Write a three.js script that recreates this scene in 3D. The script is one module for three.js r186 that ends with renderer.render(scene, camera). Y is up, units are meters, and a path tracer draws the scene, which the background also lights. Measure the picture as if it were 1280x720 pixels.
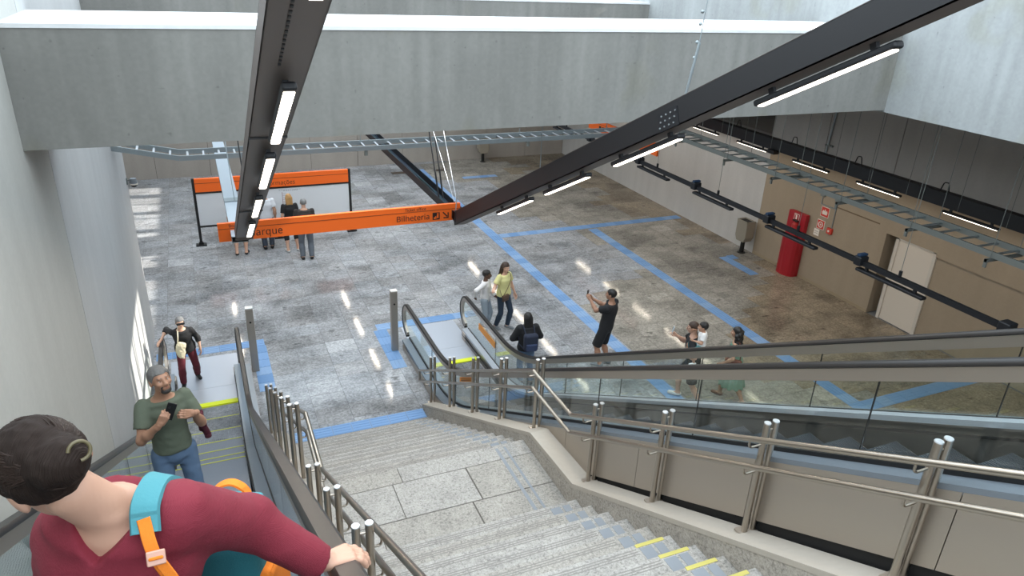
import * as THREE from 'three';
import { mergeGeometries, mergeVertices, toCreasedNormals } from 'three/addons/utils/BufferGeometryUtils.js';
import { RoundedBoxGeometry } from 'three/addons/geometries/RoundedBoxGeometry.js';
import { RectAreaLightUniformsLib } from 'three/addons/lights/RectAreaLightUniformsLib.js';
import { FontLoader } from 'three/addons/loaders/FontLoader.js';
import { TextGeometry } from 'three/addons/geometries/TextGeometry.js';
import { ImprovedNoise } from 'three/addons/math/ImprovedNoise.js';

// ---------------------------------------------------------------- camera, sky, sun, exposure
const scene = new THREE.Scene();
const camera = new THREE.PerspectiveCamera(2 * Math.atan(360 / 901.46) * 180 / Math.PI, 1280 / 720, 0.05, 200);
camera.rotation.order = 'YXZ';
camera.position.set(0, 7.6, 0);
camera.rotation.set(-24.149 * Math.PI / 180, -24.171 * Math.PI / 180, 2.5596 * Math.PI / 180);
scene.add(camera);
const renderer = new THREE.WebGLRenderer({ antialias: true });
renderer.toneMapping = THREE.LinearToneMapping;
renderer.toneMappingExposure = 1.25;
renderer.shadowMap.enabled = true;
RectAreaLightUniformsLib.init();
scene.background = new THREE.Color().setRGB(0.80, 0.91, 1.0);
scene.backgroundIntensity = 3.0;
const sun = new THREE.DirectionalLight(new THREE.Color().setRGB(1, 0.95, 0.86), 7);
sun.target.position.set(-1.4, 0, -16);
sun.position.set(-1.4 + 1.354 * 22, 22, -16 + 0.12 * 22);
sun.castShadow = true;
sun.shadow.mapSize.set(2048, 2048);
Object.assign(sun.shadow.camera, { left: -22, right: 22, top: 22, bottom: -22, near: 1, far: 80 });
sun.shadow.radius = 1.2;
scene.add(sun, sun.target);
const LED = new THREE.Color().setRGB(1, 0.87, 0.70);
const LED_POWER = 36;

// ---------------------------------------------------------------- helpers
let seed = 7;
const rnd = () => { seed = (seed * 1664525 + 1013904223) >>> 0; return seed / 4294967296; };
const rr = (a, b) => a + (b - a) * rnd();
const V = (x, y, z) => new THREE.Vector3(x, y, z);
const noise = new ImprovedNoise();
const fbm = (x, y, z, o = 4) => { let s = 0, a = 1, t = 0; for (let i = 0; i < o; i++) { s += a * noise.noise(x, y, z); t += a; a *= 0.5; x *= 2.03; y *= 2.03; z *= 2.03; } return s / t; };
const clamp = (v, a, b) => Math.min(b, Math.max(a, v));
const lerp = (a, b, t) => a + (b - a) * t;
const smooth = (a, b, v) => { const t = clamp((v - a) / (b - a), 0, 1); return t * t * (3 - 2 * t); };

function dataTex(n, size, f, srgb = true) {           // f(u, v in metres) -> [r, g, b] 0..1 ; tiles by wrapped noise sampling
  const d = new Uint8Array(n * n * 4);
  for (let j = 0; j < n; j++) for (let i = 0; i < n; i++) {
    const c = f(i / n, j / n), k = (j * n + i) * 4;
    d[k] = clamp(c[0], 0, 1) * 255; d[k + 1] = clamp(c[1], 0, 1) * 255; d[k + 2] = clamp(c[2], 0, 1) * 255; d[k + 3] = 255;
  }
  const t = new THREE.DataTexture(d, n, n);
  t.wrapS = t.wrapT = THREE.RepeatWrapping; t.magFilter = THREE.LinearFilter; t.minFilter = THREE.LinearMipmapLinearFilter; t.generateMipmaps = true;
  t.repeat.set(1 / size, 1 / size);
  if (srgb) t.colorSpace = THREE.SRGBColorSpace;
  t.needsUpdate = true;
  return t;
}
// noise that tiles over the unit square
const PERM = (() => { let q = 12345; const a = new Float32Array(65536); for (let i = 0; i < 65536; i++) { q = (q * 1664525 + 1013904223) >>> 0; a[i] = q / 2147483648 - 1; } return a; })();
function tval(u, v, fu, fv, z) {
  const x = u * fu, y = v * fv, i = Math.floor(x), j = Math.floor(y), a = x - i, b = y - j, s = a * a * (3 - 2 * a), t = b * b * (3 - 2 * b);
  const i0 = i % fu, i1 = (i + 1) % fu, j0 = (j % fv) * 1619 + z * 7919, j1 = ((j + 1) % fv) * 1619 + z * 7919;
  const A = PERM[(i0 * 31337 + j0) & 65535], B = PERM[(i1 * 31337 + j0) & 65535], D = PERM[(i0 * 31337 + j1) & 65535], E = PERM[(i1 * 31337 + j1) & 65535];
  return (A + (B - A) * s) + ((D + (E - D) * s) - (A + (B - A) * s)) * t;
}
function tfbm(u, v, fu, fv, z, o = 4) {
  fu = Math.max(1, Math.round(fu)); fv = Math.max(1, Math.round(fv)); z = Math.round(z * 10);
  let s = 0, a = 1, t = 0; for (let i = 0; i < o; i++) { s += a * tval(u, v, fu, fv, z + i * 13); t += a; a *= 0.5; fu *= 2; fv *= 2; }
  return s / t * 1.1;
}
function muv(g) {                                     // texture coordinates in metres from the dominant face direction
  const p = g.attributes.position, n = g.attributes.normal, uv = new Float32Array(p.count * 2);
  for (let i = 0; i < p.count; i++) {
    const ax = Math.abs(n.getX(i)), ay = Math.abs(n.getY(i)), az = Math.abs(n.getZ(i));
    let a, b;
    if (ay >= ax && ay >= az) { a = p.getX(i); b = p.getZ(i); } else if (ax >= az) { a = p.getZ(i); b = p.getY(i); } else { a = p.getX(i); b = p.getY(i); }
    uv[2 * i] = a; uv[2 * i + 1] = b;
  }
  g.setAttribute('uv', new THREE.BufferAttribute(uv, 2));
  return g;
}
const taken = {};
function numbered(n) { if (!(n in taken)) { taken[n] = 0; return n; } taken[n]++; return n + '_' + String(taken[n]).padStart(3, '0'); }
function clean(g) { const k = g.index ? g.toNonIndexed() : g; for (const a of Object.keys(k.attributes)) if (!['position', 'normal', 'uv', 'color'].includes(a)) k.deleteAttribute(a); return k; }
function obj(name, geos, m, parent = scene, keepUV = false) {
  let g = Array.isArray(geos) ? (geos.length === 1 ? geos[0] : mergeGeometries(geos.map(clean))) : geos;
  if (!keepUV && !g.userData.soft) muv(g);
  const o = new THREE.Mesh(g, m);
  o.name = parent === scene ? numbered(name) : name;
  o.castShadow = o.receiveShadow = true;
  parent.add(o);
  return o;
}
function tag(o, label, category, group, kind) { o.userData.label = label; if (category) o.userData.category = category; if (group) o.userData.group = group; if (kind) o.userData.kind = kind; return o; }
function thing(name, label, category, [x, y, z] = [0, 0, 0], turn = 0, group) {
  const o = new THREE.Group(); o.name = numbered(name); scene.add(o);
  o.position.set(x, y, z); o.rotation.y = turn;
  return tag(o, label, category, group);
}
function struct(name, geos, m, label, category = 'structure') { const o = obj(name, geos, m); return tag(o, label, category, null, 'structure'); }
function structGroup(name, label, category = 'structure') { const o = new THREE.Group(); o.name = numbered(name); scene.add(o); return tag(o, label, category, null, 'structure'); }
const bx = (x0, x1, y0, y1, z0, z1) => { const g = new THREE.BoxGeometry(Math.abs(x1 - x0), Math.abs(y1 - y0), Math.abs(z1 - z0)); g.translate((x0 + x1) / 2, (y0 + y1) / 2, (z0 + z1) / 2); return g; };
const rbx = (x0, x1, y0, y1, z0, z1, r = 0.01, s = 2) => { const g = new RoundedBoxGeometry(Math.abs(x1 - x0), Math.abs(y1 - y0), Math.abs(z1 - z0), s, r); g.translate((x0 + x1) / 2, (y0 + y1) / 2, (z0 + z1) / 2); return g; };
function cyl(a, b, r, r2 = r, n = 12, open = false) {
  const A = V(...a), B = V(...b), d = B.clone().sub(A), L = d.length();
  const g = new THREE.CylinderGeometry(r2, r, L, n, 1, open);
  g.applyQuaternion(new THREE.Quaternion().setFromUnitVectors(V(0, 1, 0), d.normalize()));
  g.translate((A.x + B.x) / 2, (A.y + B.y) / 2, (A.z + B.z) / 2);
  return g;
}
function tube(pts, r, n = 10, seg = 0) {
  const c = new THREE.CatmullRomCurve3(pts.map((p) => V(...p)), false, 'catmullrom', 0.1);
  return new THREE.TubeGeometry(c, seg || pts.length * 6, r, n, false);
}
function polyTube(pts, r, n = 10) {                    // straight runs with ball joints
  const out = [];
  for (let i = 0; i + 1 < pts.length; i++) {
    out.push(cyl(pts[i], pts[i + 1], r, r, n));
    if (i) { const s = new THREE.SphereGeometry(r * 1.005, n, 8); s.translate(...pts[i]); out.push(s); }
  }
  return out;
}
function bar(a, b, w, h) {                             // box section between two points that lie in a plane of constant x; w along x, h across
  const A = V(...a), B = V(...b), d = B.clone().sub(A), L = d.length(), g = new THREE.BoxGeometry(w, h, L);
  const m = new THREE.Matrix4().lookAt(B, A, V(0, 1, 0)); g.applyMatrix4(m);
  g.translate((A.x + B.x) / 2, (A.y + B.y) / 2, (A.z + B.z) / 2); return g;
}
function exZY(pts, x0, x1, bevel = 0) {                 // polygon of [z, y] points extruded from x0 to x1
  const s = new THREE.Shape(pts.map(([z, y]) => new THREE.Vector2(z, y)));
  const g = new THREE.ExtrudeGeometry(s, { depth: x1 - x0 - 2 * bevel, bevelEnabled: bevel > 0, bevelThickness: bevel, bevelSize: bevel, bevelOffset: -bevel, bevelSegments: 2, curveSegments: 10 });
  g.translate(0, 0, bevel);
  g.applyMatrix4(new THREE.Matrix4().set(0, 0, 1, x0, 0, 1, 0, 0, 1, 0, 0, 0, 0, 0, 0, 1));
  const ix = g.index; if (!ix) { const p = g.attributes.position, n = g.attributes.normal; // mirrored: turn the faces round
    for (let i = 0; i < p.count; i += 3) for (const a of [p, n, g.attributes.uv]) for (let k = 0; k < a.itemSize; k++) { const t = a.array[(i + 1) * a.itemSize + k]; a.array[(i + 1) * a.itemSize + k] = a.array[(i + 2) * a.itemSize + k]; a.array[(i + 2) * a.itemSize + k] = t; } }
  return g;
}
function exXY(pts, z0, z1) { const g = new THREE.ExtrudeGeometry(new THREE.Shape(pts.map(([x, y]) => new THREE.Vector2(x, y))), { depth: z1 - z0, bevelEnabled: false }); g.translate(0, 0, z0); return g; }

// ---------------------------------------------------------------- materials
const concreteTex = dataTex(1024, 4, (u, v) => {
  const b = tfbm(u, v, 5, 4, 1.3, 5), s = tfbm(u, v, 40, 3, 7.1, 3), f = tfbm(u, v, 128, 128, 3.1, 2);
  let k = 0.89 + 0.06 * b + 0.05 * s + 0.022 * f;
  const pit = tfbm(u, v, 70, 70, 21.1, 1); if (pit > 0.99) k -= (pit - 0.99) * 1.2;
  const st = smooth(0.15, 0.5, tfbm(u, v, 6, 5, 33.3, 4));
  return [k - st * 0.02, k - st * 0.025, k - 0.01 - st * 0.055];
});
const plasterTex = dataTex(1024, 5, (u, v) => {
  const b = tfbm(u, v, 4, 3, 11.3, 4), s = tfbm(u, v, 22, 3, 17.1, 3), f = tfbm(u, v, 150, 150, 3.1, 2);
  const k = 0.93 + 0.03 * b + 0.022 * s + 0.012 * f; return [k, k, k - 0.004];
});
const graniteTex = dataTex(1024, 1.3, (u, v) => {
  const g1 = tfbm(u, v, 80, 80, 2.2, 2), g2 = tfbm(u, v, 180, 180, 9.2, 2), c = tfbm(u, v, 7, 7, 5.5, 3);
  let k = 0.88 + 0.08 * g1 + 0.09 * g2 + 0.05 * c; if (g1 < -0.5) k -= 0.08; k -= 0.16 * smooth(0.3, 0.75, tfbm(u, v, 4, 5, 41.5, 4)) * (0.6 + 0.4 * g2);
  return [k, k * 0.993, k * 0.98];
});
const slabTex = dataTex(1024, 6, (u, v) => {
  const c = tfbm(u, v, 9, 12, 4.4, 5), e = tfbm(u, v, 5, 7, 15.4, 4), g2 = tfbm(u, v, 220, 220, 9.2, 2), w = tfbm(u, v, 22, 60, 25.4, 3);
  let k = 0.85 + 0.10 * c + 0.13 * g2 + 0.07 * w; const dk = smooth(0.1, 0.55, e); k -= 0.13 * dk; if (w > 0.4) k -= (w - 0.4) * 0.6;
  return [k, k * 0.995, k * 0.985];
});
const brushTex = dataTex(256, 0.5, (u, v) => { const k = 0.5 + 0.35 * tfbm(u, v, 3, 120, 1.1, 2); return [k, k, k]; }, false);
const clothTex = dataTex(256, 0.06, (u, v) => { const k = 0.5 + 0.25 * Math.sin(u * Math.PI * 2 * 24) * Math.sin(v * Math.PI * 2 * 24) + 0.3 * tfbm(u, v, 16, 16, 2.4, 2); return [k, k, k]; }, false);
const C = (h) => new THREE.Color(h);
const L3 = (r, g, b) => new THREE.Color().setRGB(r, g, b);
const std = (color, rough = 0.7, o = {}) => new THREE.MeshStandardMaterial({ color, roughness: rough, ...o });
const M = {
  concrete: std(L3(0.28, 0.275, 0.26), 0.85, { map: concreteTex, bumpMap: concreteTex, bumpScale: 0.002 }),
  plaster: std(L3(0.57, 0.575, 0.58), 0.75, { map: plasterTex }),
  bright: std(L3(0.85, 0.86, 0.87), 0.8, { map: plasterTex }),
  white: std(L3(0.66, 0.64, 0.62), 0.6, { map: plasterTex }),
  tan: std(L3(0.41, 0.325, 0.235), 0.75, { map: plasterTex }),
  grey: std(L3(0.46, 0.43, 0.40), 0.85, { map: plasterTex }),
  dark: std(L3(0.06, 0.052, 0.047), 0.85, { map: plasterTex }),
  coping: std(L3(0.50, 0.45, 0.39), 0.75, { map: plasterTex }),
  granite: std(L3(0.47, 0.455, 0.435), 0.8, { map: graniteTex, bumpMap: graniteTex, bumpScale: 0.003 }),
  graniteWarm: std(L3(0.44, 0.42, 0.39), 0.8, { map: graniteTex, bumpMap: graniteTex, bumpScale: 0.003 }),
  groove: std(C('#87837e'), 0.9), curbFace: std(L3(0.50, 0.465, 0.42), 0.8, { map: graniteTex, bumpMap: graniteTex, bumpScale: 0.002 }),
  grout: std(C('#6f7072'), 0.9),
  blue: std(C('#7398c4'), 0.6), blue2: std(C('#82a1c6'), 0.6), blue3: std(C('#698fbb'), 0.65),
  yellow: std(C('#d8e21c'), 0.55), yellowWorn: std(C('#c2b765'), 0.8), greyBlue: std(C('#8a8f95'), 0.8),
  steel: new THREE.MeshStandardMaterial({ color: C('#aaa298'), metalness: 1, roughness: 0.3 }),
  steelDull: new THREE.MeshStandardMaterial({ color: C('#b3aaa0'), metalness: 0.9, roughness: 0.4, bumpMap: brushTex, bumpScale: 0.0004 }),
  alu: new THREE.MeshStandardMaterial({ color: C('#c6c9cc'), metalness: 0.8, roughness: 0.4 }),
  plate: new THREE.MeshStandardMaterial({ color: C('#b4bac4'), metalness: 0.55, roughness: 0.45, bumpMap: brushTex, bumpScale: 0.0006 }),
  galv: new THREE.MeshStandardMaterial({ color: C('#9aa3a6'), metalness: 0.75, roughness: 0.5 }),
  galvDark: new THREE.MeshStandardMaterial({ color: C('#868a86'), metalness: 0.7, roughness: 0.6 }),
  rubber: std(C('#1d1b1b'), 0.38),
  black: std(C('#0f0f10'), 0.5), blackMatt: std(C('#161617'), 0.75),
  track: std(C('#655b56'), 0.5), trackDark: std(C('#15161a'), 0.5), trackSide: std(C('#1c1b1d'), 0.5),
  cable: std(C('#1d4a4c'), 0.6), cableBlue: std(C('#1d3550'), 0.55),
  lid: std(C('#b4bec6'), 0.45, { metalness: 0.25 }),
  glass: new THREE.MeshPhysicalMaterial({ color: C('#f8fcfa'), roughness: 0.01, metalness: 0, transmission: 1, thickness: 0, ior: 1.45 }),
  deck: new THREE.MeshStandardMaterial({ color: C('#87909a'), metalness: 0.6, roughness: 0.38 }),
  stepDark: new THREE.MeshStandardMaterial({ color: C('#4a4e54'), metalness: 0.6, roughness: 0.55 }),
  stepMetal: new THREE.MeshStandardMaterial({ color: C('#777d86'), metalness: 0.6, roughness: 0.5 }),
  riser: new THREE.MeshStandardMaterial({ color: C('#4a4d52'), metalness: 0.5, roughness: 0.6 }),
  stepYellow: std(C('#c3c53a'), 0.65),
  skirt: new THREE.MeshStandardMaterial({ color: C('#6e6a66'), metalness: 0.8, roughness: 0.4 }),
  orange: std(L3(0.90, 0.145, 0.012), 0.45), ink: std(C('#2c1714'), 0.6), noticeOrange: std(C('#d98a22'), 0.5), whitePlate: std(C('#d7dbe0'), 0.4),
  red: std(L3(0.36, 0.010, 0.018), 0.4), redSign: std(L3(0.62, 0.05, 0.03), 0.5), signWhite: std(C('#e8ded2'), 0.5),
  doorWhite: std(C('#d8cdbf'), 0.5), binBeige: std(C('#928a7c'), 0.5),
  lamp: new THREE.MeshStandardMaterial({ color: 0x222222, emissive: L3(1, 0.9, 0.76), emissiveIntensity: 5, roughness: 0.5 }),
};
// ================================================================= the building
const XW = -1.4, XR = 14.85, ZB = -28.3, XU = 8.84;        // left wall, right wall, back wall, right side of the opening
const XS0 = 0.75, XS1 = 3.22;                              // stair between the curbs
// floor: stone slabs on a grout bed
const floor = structGroup('floor', 'grey granite slab floor of the concourse with worn patches', 'floor');
obj('bed', bx(-7.4, XR + 0.7, -0.3, -0.008, ZB - 0.4, 6), M.grout, floor);
{
  const mats = [], slab = (r, g, b) => new THREE.MeshPhysicalMaterial({ color: L3(r, g, b), roughness: 0.08, specularIntensity: 0.4, map: slabTex });
  for (let i = 0; i < 12; i++) {
    const k = [1.0, 0.95, 1.04, 0.90, 1.08, 0.98, 0.86, 1.02, 0.97, 1.0, 0.92, 1.28][i], w = [0, 0.01, -0.012, 0.015, 0, -0.01, 0.012, 0, 0.02, -0.015, 0, 0][i];
    mats.push(slab(0.455 * k * (1 + w), 0.47 * k, 0.50 * k * (1 - w)));
  }
  for (let i = 0; i < 12; i++) { const k = mats[i].color.g / 0.47; mats.push(slab(0.39 * k, 0.325 * k, 0.245 * k)); }
  for (let i = 0; i < 12; i++) { const k = mats[i].color.g / 0.47; mats.push(slab(0.42 * k, 0.395 * k, 0.355 * k)); }
  const W = 0.62, D = 0.5, gap = 0.006, cells = [];
  for (let i = -10; i < 27; i++) for (let j = 0; j < 50; j++) {
    const x0 = -1.15 + i * W, z0 = -5 - j * D - (((i * 7) % 3 + 3) % 3) * 0.04;
    let x1 = x0 + W - gap, zb = z0 - D + gap;
    if (x0 > XR || x1 < -7 || zb < ZB - 0.4) continue;
    if (x1 > XR) x1 = XR;
    if (x0 < 5.1 && z0 > -9.8) continue;                   // under the stair and the escalators
    if (x1 < XW && z0 > -15) continue;
    const dx = (x0 + x1) / 2, dz = (z0 + zb) / 2;
    // how large it shows: distance from the eye, and whether it lies in the frame
    const q = V(dx, 0, dz).sub(camera.position).applyQuaternion(camera.quaternion.clone().invert());
    const px = 640 + 901.46 * q.x / -q.z, py = 360 - 901.46 * q.y / -q.z;
    const inF = q.z < 0 && px > 165 && px < 1290 && py > 150 && py < 720 && !(dx > 3.3 && dx < 5.2 && dz > -13.5) && !(dx < 0.4 && dz > -14.2);
    cells.push({ x0, x1, z0, zb, w: inF ? 1 / (dx * dx + 57 + dz * dz) : 0, i, j });
  }
  cells.sort((a, b) => b.w - a.w);
  const rest = mats.map(() => []);
  const gg = (c) => bx(c.x0, c.x1, -0.04, 0, c.zb, c.z0);
  cells.forEach((c, n) => {
    const r = Math.abs(Math.sin(c.i * 12.9898 + c.j * 78.233) * 43758.5453) % 1, dust = fbm(c.x0 * 0.16 + 3, c.z0 * 0.16, 2.2, 3) * 3.2 + (c.x0 - 10.7) * 0.5 + Math.max(0, -24 - c.z0) * 0.25 + (c.x0 < 6 ? -2 : 0), mi = (r > 0.975 ? 11 : Math.floor(r / 0.975 * 11)) + (dust > 0.9 ? 12 : dust > -0.5 ? 24 : 0);
    if (n < 300) obj('slab', gg(c), mats[mi], floor); else rest[mi].push(gg(c));
  });
  rest.forEach((l, i) => { if (l.length) { const o = obj('slab_field', l, mats[i], floor); o.userData.kind = 'stuff'; } });
}
// left wall, with its vertical joint
const wl = structGroup('wall_left', 'tall pale plastered wall beside the left escalator', 'wall');
obj('panel', bx(XW - 0.4, XW, 0, 8.4, -8.38, 6), std(L3(0.55, 0.545, 0.515), 0.75, { map: plasterTex }), wl);
obj('panel', bx(XW - 0.4, XW, 0, 8.4, -15.7, -8.40), M.plaster, wl);
struct('wall_left', bx(-7.4, -7, 0, 6.9, ZB, -15.3), M.plaster, 'plain pale wall closing the concourse behind the left wall', 'wall');
struct('wall_side', bx(-7, XW - 0.4, 0, 6.9, -15.7, -15.3), M.plaster, 'plain pale return wall behind the left escalator wall', 'wall');
// back wall with panel joints
const wb = structGroup('wall_back', 'beige panelled wall at the far end of the concourse', 'wall');
obj('bed', bx(-7.4, XR + 0.4, 0, 6.9, ZB - 0.4, ZB - 0.03), M.dark, wb);
{
  const pm = std(L3(0.44, 0.40, 0.36), 0.7, { map: plasterTex });
  for (let x = -7; x < XR; x += 1.82) obj('panel', bx(x + 0.006, Math.min(XR, x + 1.814), 0.0, 4.6, ZB - 0.03, ZB), pm, wb);
  obj('panel', bx(-7, XR, 4.62, 6.9, ZB - 0.03, ZB), pm, wb);
}
// right wall: white stretch, tan stretch with a door recess, grey concrete above
const wr = structGroup('wall_right', 'right concourse wall, white then tan below dark concrete', 'wall');
obj('core', [bx(XR + 0.36, XR + 0.7, 0, 6.9, -15.72, 6), bx(XR + 0.36, XR + 0.7, 0, 3.45, ZB - 0.4, -15.72), bx(XR + 3, XR + 3.3, 3.2, 6.9, ZB - 0.4, -15.4), bx(XR + 0.7, XR + 3, 3.2, 3.45, ZB - 0.4, -15.4), bx(XR + 0.7, XR + 3, 3.45, 6.9, -15.72, -15.4), bx(XR + 0.36, XR + 3, 3.45, 6.9, ZB - 0.4, ZB)], M.grey, wr);
obj('white_panel', bx(XR, XR + 0.36, 0, 3.45, ZB, -15.62), M.white, wr);
obj('tan_panel', [bx(XR, XR + 0.36, 0, 3.45, -15.618, -11.35), bx(XR, XR + 0.36, 2.1, 3.45, -11.35, -10.0), bx(XR + 0.06, XR + 0.36, 0, 2.0, -10.0, 6), bx(XR, XR + 0.36, 2.0, 3.45, -10.0, 6)], M.tan, wr);
obj('upper_panel', [bx(XR, XR + 0.36, 3.46, 6.9, -15.7, -13.75), bx(XR, XR + 0.36, 3.46, 6.9, -13.73, -11.6), bx(XR, XR + 0.36, 3.46, 6.9, -11.58, 6)], M.grey, wr);
obj('seam', bx(XR - 0.004, XR + 0.02, 2.24, 2.27, -12.95, -11.6), std(C('#6d5b45'), 0.8), wr);
struct('baseboard_right', [bx(XR - 0.012, XR, 0, 0.08, -15.6, -11.36)], std(C('#9b8a72'), 0.6), 'low tan skirting along the tan wall', 'baseboard');
{
  const d = structGroup('door_1', 'cream metal door in the recess of the tan wall', 'door');
  obj('leaf', bx(XR + 0.05, XR + 0.1, 0.01, 2.06, -11.0, -10.08), M.doorWhite, d);
  obj('frame', [bx(XR + 0.02, XR + 0.13, 0, 2.1, -11.08, -11.0), bx(XR + 0.02, XR + 0.13, 0, 2.1, -10.08, -10.0), bx(XR + 0.02, XR + 0.13, 2.06, 2.12, -11.08, -10.0)], std(C('#cfc6ba'), 0.5), d);
  obj('handle', [cyl([XR + 0.05, 1.0, -10.18], [XR, 1.0, -10.18], 0.012), cyl([XR, 1.0, -10.18], [XR, 1.0, -10.3], 0.011)], M.steel, d);
}
// concrete beams across the opening, slabs round it, upstand on the right, added sun blocker beyond
function beam(name, z0, z1, label) {
  const g = structGroup(name, label, 'beam');
  obj('beam', bx(XW, XU, 5.96, 6.965, z1, z0), M.concrete, g);
  obj('cap', bx(XW, XU, 6.965, 7.0, z1 - 0.01, z0 + 0.01), M.bright, g);  // daylight on the beam top is put into the near-white cap colour
  return g;
}
beam('concrete_beam', -7.3, -8.85, 'long grey concrete beam crossing above the stair, its top painted pale as if daylit');
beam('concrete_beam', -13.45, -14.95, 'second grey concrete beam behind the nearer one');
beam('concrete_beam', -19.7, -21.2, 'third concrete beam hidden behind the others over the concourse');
struct('ceiling', [bx(XU + 0.36, XR + 3.3, 5.94, 6.9, ZB - 0.4, 6)], M.grey, 'concrete ceiling slab over the right side of the concourse', 'ceiling');
struct('ceiling', [bx(-7.4, XU, 5.96, 6.9, ZB - 0.4, -27.2), bx(-7.4, XW - 1.2, 5.96, 6.9, -27.2, -15.3)], M.grey, 'concrete ceiling slab over the back of the concourse', 'ceiling');
{
  const up = structGroup('wall_upstand', 'pale concrete upstand wall along the right edge of the opening', 'wall');
  const pm = std(L3(0.43, 0.45, 0.46), 0.8, { map: concreteTex, bumpMap: concreteTex, bumpScale: 0.003 });
  for (const [a, b] of [[6, -2.2], [-2.21, -7.3], [-7.31, -13.45], [-13.46, -20.4], [-20.41, -27.55]]) obj('panel', bx(XU, XU + 0.35, 5.93, 7.6, b, a), pm, up);
  struct('wall_upstand', [bx(XW - 1.55, XW - 1.2, 5.96, 8.4, -27.2, -15.7), bx(XW - 1.2, XU, 6.9, 8.4, -27.55, -27.2)], pm, 'pale upstand wall round the far end of the opening', 'wall');
}
{
  const c = structGroup('glazing_frame', 'dark glazing frame standing on the upstand wall', 'glazing');
  obj('added_infill', [bx(XU, XU + 0.2, 7.6, 10.4, -10.0, -8.0)], M.bright, c); obj('added_infill', bx(XU, XU + 0.2, 7.6, 10.4, -7.2, 8), M.bright, c); obj('added_infill', bx(XU, XU + 0.2, 7.6, 10.4, -45, -26.2), M.bright, c);  // solid panels added out of view to hold the sun off these stretches
  for (const [z, w] of [[-25.2, 0.42], [-23.35, 0.3], [-21.6, 0.34], [-19.95, 0.3], [-18.2, 0.9], [-16.4, 0.3], [-14.9, 0.25], [-13.2, 0.25], [-11.9, 0.14], [-10.2, 0.3]]) obj('mullion', bx(XU + 0.05, XU + 0.15, 7.6, 10.4, z - w / 2, z + w / 2), M.trackDark, c);
  for (const z of [-24.3, -22.8, -20.9, -19.3, -15.6, -14.1, -12.6, -11.1]) obj('mullion', bx(XU + 0.05, XU + 0.12, 7.6, 10.4, z - 0.04, z + 0.04), M.trackDark, c);
  obj('rail', bx(XU + 0.05, XU + 0.15, 9.45, 9.62, -26.2, -7.2), M.trackDark, c);
  const f = structGroup('sun_blocker', 'added roof edge high over the street to the right of the station', 'blocker');  // unseen slab on columns, added to stop the sun above the glazing
  obj('blocker_slab', bx(20, 21, 18.45, 24.6, -60, 30), M.concrete, f);
  obj('blocker_column', bx(20.1, 20.9, -0.5, 18.45, -46, -45), M.concrete, f); obj('blocker_column', bx(20.1, 20.9, -0.5, 18.45, 12, 13), M.concrete, f);
}
struct('wall_rear', [bx(XW - 0.4, XR, 0, 8.4, 6, 6.4)], M.plaster, 'plain wall behind the top of the escalators', 'wall');
// ---------------------------------------------------------------- stair
const RISE = 0.173, TREAD = 0.31;
const stair = structGroup('staircase', 'wide granite stair between the two escalators with a landing half way', 'staircase');
const stepSpots = [];
for (let k = 1; k <= 12; k++) stepSpots.push([-6.63 - (13 - k) * TREAD, RISE * k, TREAD, k]);
for (let j = 0; j < 22; j++) stepSpots.push([-5.25 + j * TREAD, 2.25 + RISE * (j + 1), TREAD, 14 + j]);
for (const [z, y, d, k] of stepSpots) {
  const warm = k % 3 === 0;
  const s = obj('step', rbx(XS0, XS1, y - 0.24, y, z - 0.012, z + d + 0.01, 0.008, 1), warm ? M.graniteWarm : M.granite, stair);
  obj('groove_strip', [0.03, 0.055, 0.08].map((o) => bx(XS0 + 0.02, XS1 - 0.36, y - 0.004, y + 0.0012, z + o, z + o + 0.009)), M.groove, s);
  obj('marker_strip', [bx(XS1 - 0.33, XS1 - 0.22, y - 0.004, y + 0.002, z + 0.035, z + 0.25), bx(XS1 - 0.19, XS1 - 0.11, y - 0.004, y + 0.002, z + 0.035, z + 0.25)], M.greyBlue, s);
  if (k >= 19) obj('yellow_strip', bx(XS1 - 0.35, XS1 - 0.08, y - 0.003, y + 0.003, z - 0.013, z + 0.022), M.yellowWorn, s);
}
{
  const y = RISE * 13;
  for (const [x0, x1, z0, z1] of [[XS0, 1.62, -6.63, -6.37], [1.628, XS1, -6.63, -6.37], [XS0, 1.5, -6.362, -5.8], [1.508, 2.36, -6.362, -5.8], [2.375, XS1, -6.362, -5.8], [XS0, 1.2, -5.788, -5.24], [1.208, 2.24, -5.788, -5.24], [2.255, XS1, -5.788, -5.24]]) {
    obj('landing_slab', rbx(x0, x1, y - 0.2, y, z0 - (z0 < -6.6 ? 0.012 : 0), z1, 0.004, 1), rnd() > 0.5 ? M.granite : M.graniteWarm, stair);
  }
  obj('joint', bx(XS0, XS1, y - 0.22, y - 0.006, -6.6, -5.24), std(C('#5c5751'), 0.9), stair);
  obj('marker_strip', [bx(XS1 - 0.4, XS1 - 0.36, y - 0.004, y + 0.0015, -6.58, -5.3), bx(XS1 - 0.29, XS1 - 0.26, y - 0.004, y + 0.0015, -6.58, -5.3)], M.greyBlue, stair);
  obj('base', exZY([[-10.33, 0], [-6.7, 2.0], [-5.25, 2.0], [2.5, 6.0], [2.5, 0]], XS0, XS1), M.graniteWarm, stair);
  obj('bottom_tread', bx(XS0, XS1, -0.02, 0.006, -10.64, -10.36), M.graniteWarm, stair);
  obj('dark_strip', bx(2.25, 3.15, 0.15, 0.1755, -10.24, -10.2), M.blackMatt, stair);  // thin dark strip across the first tread
}
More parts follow.
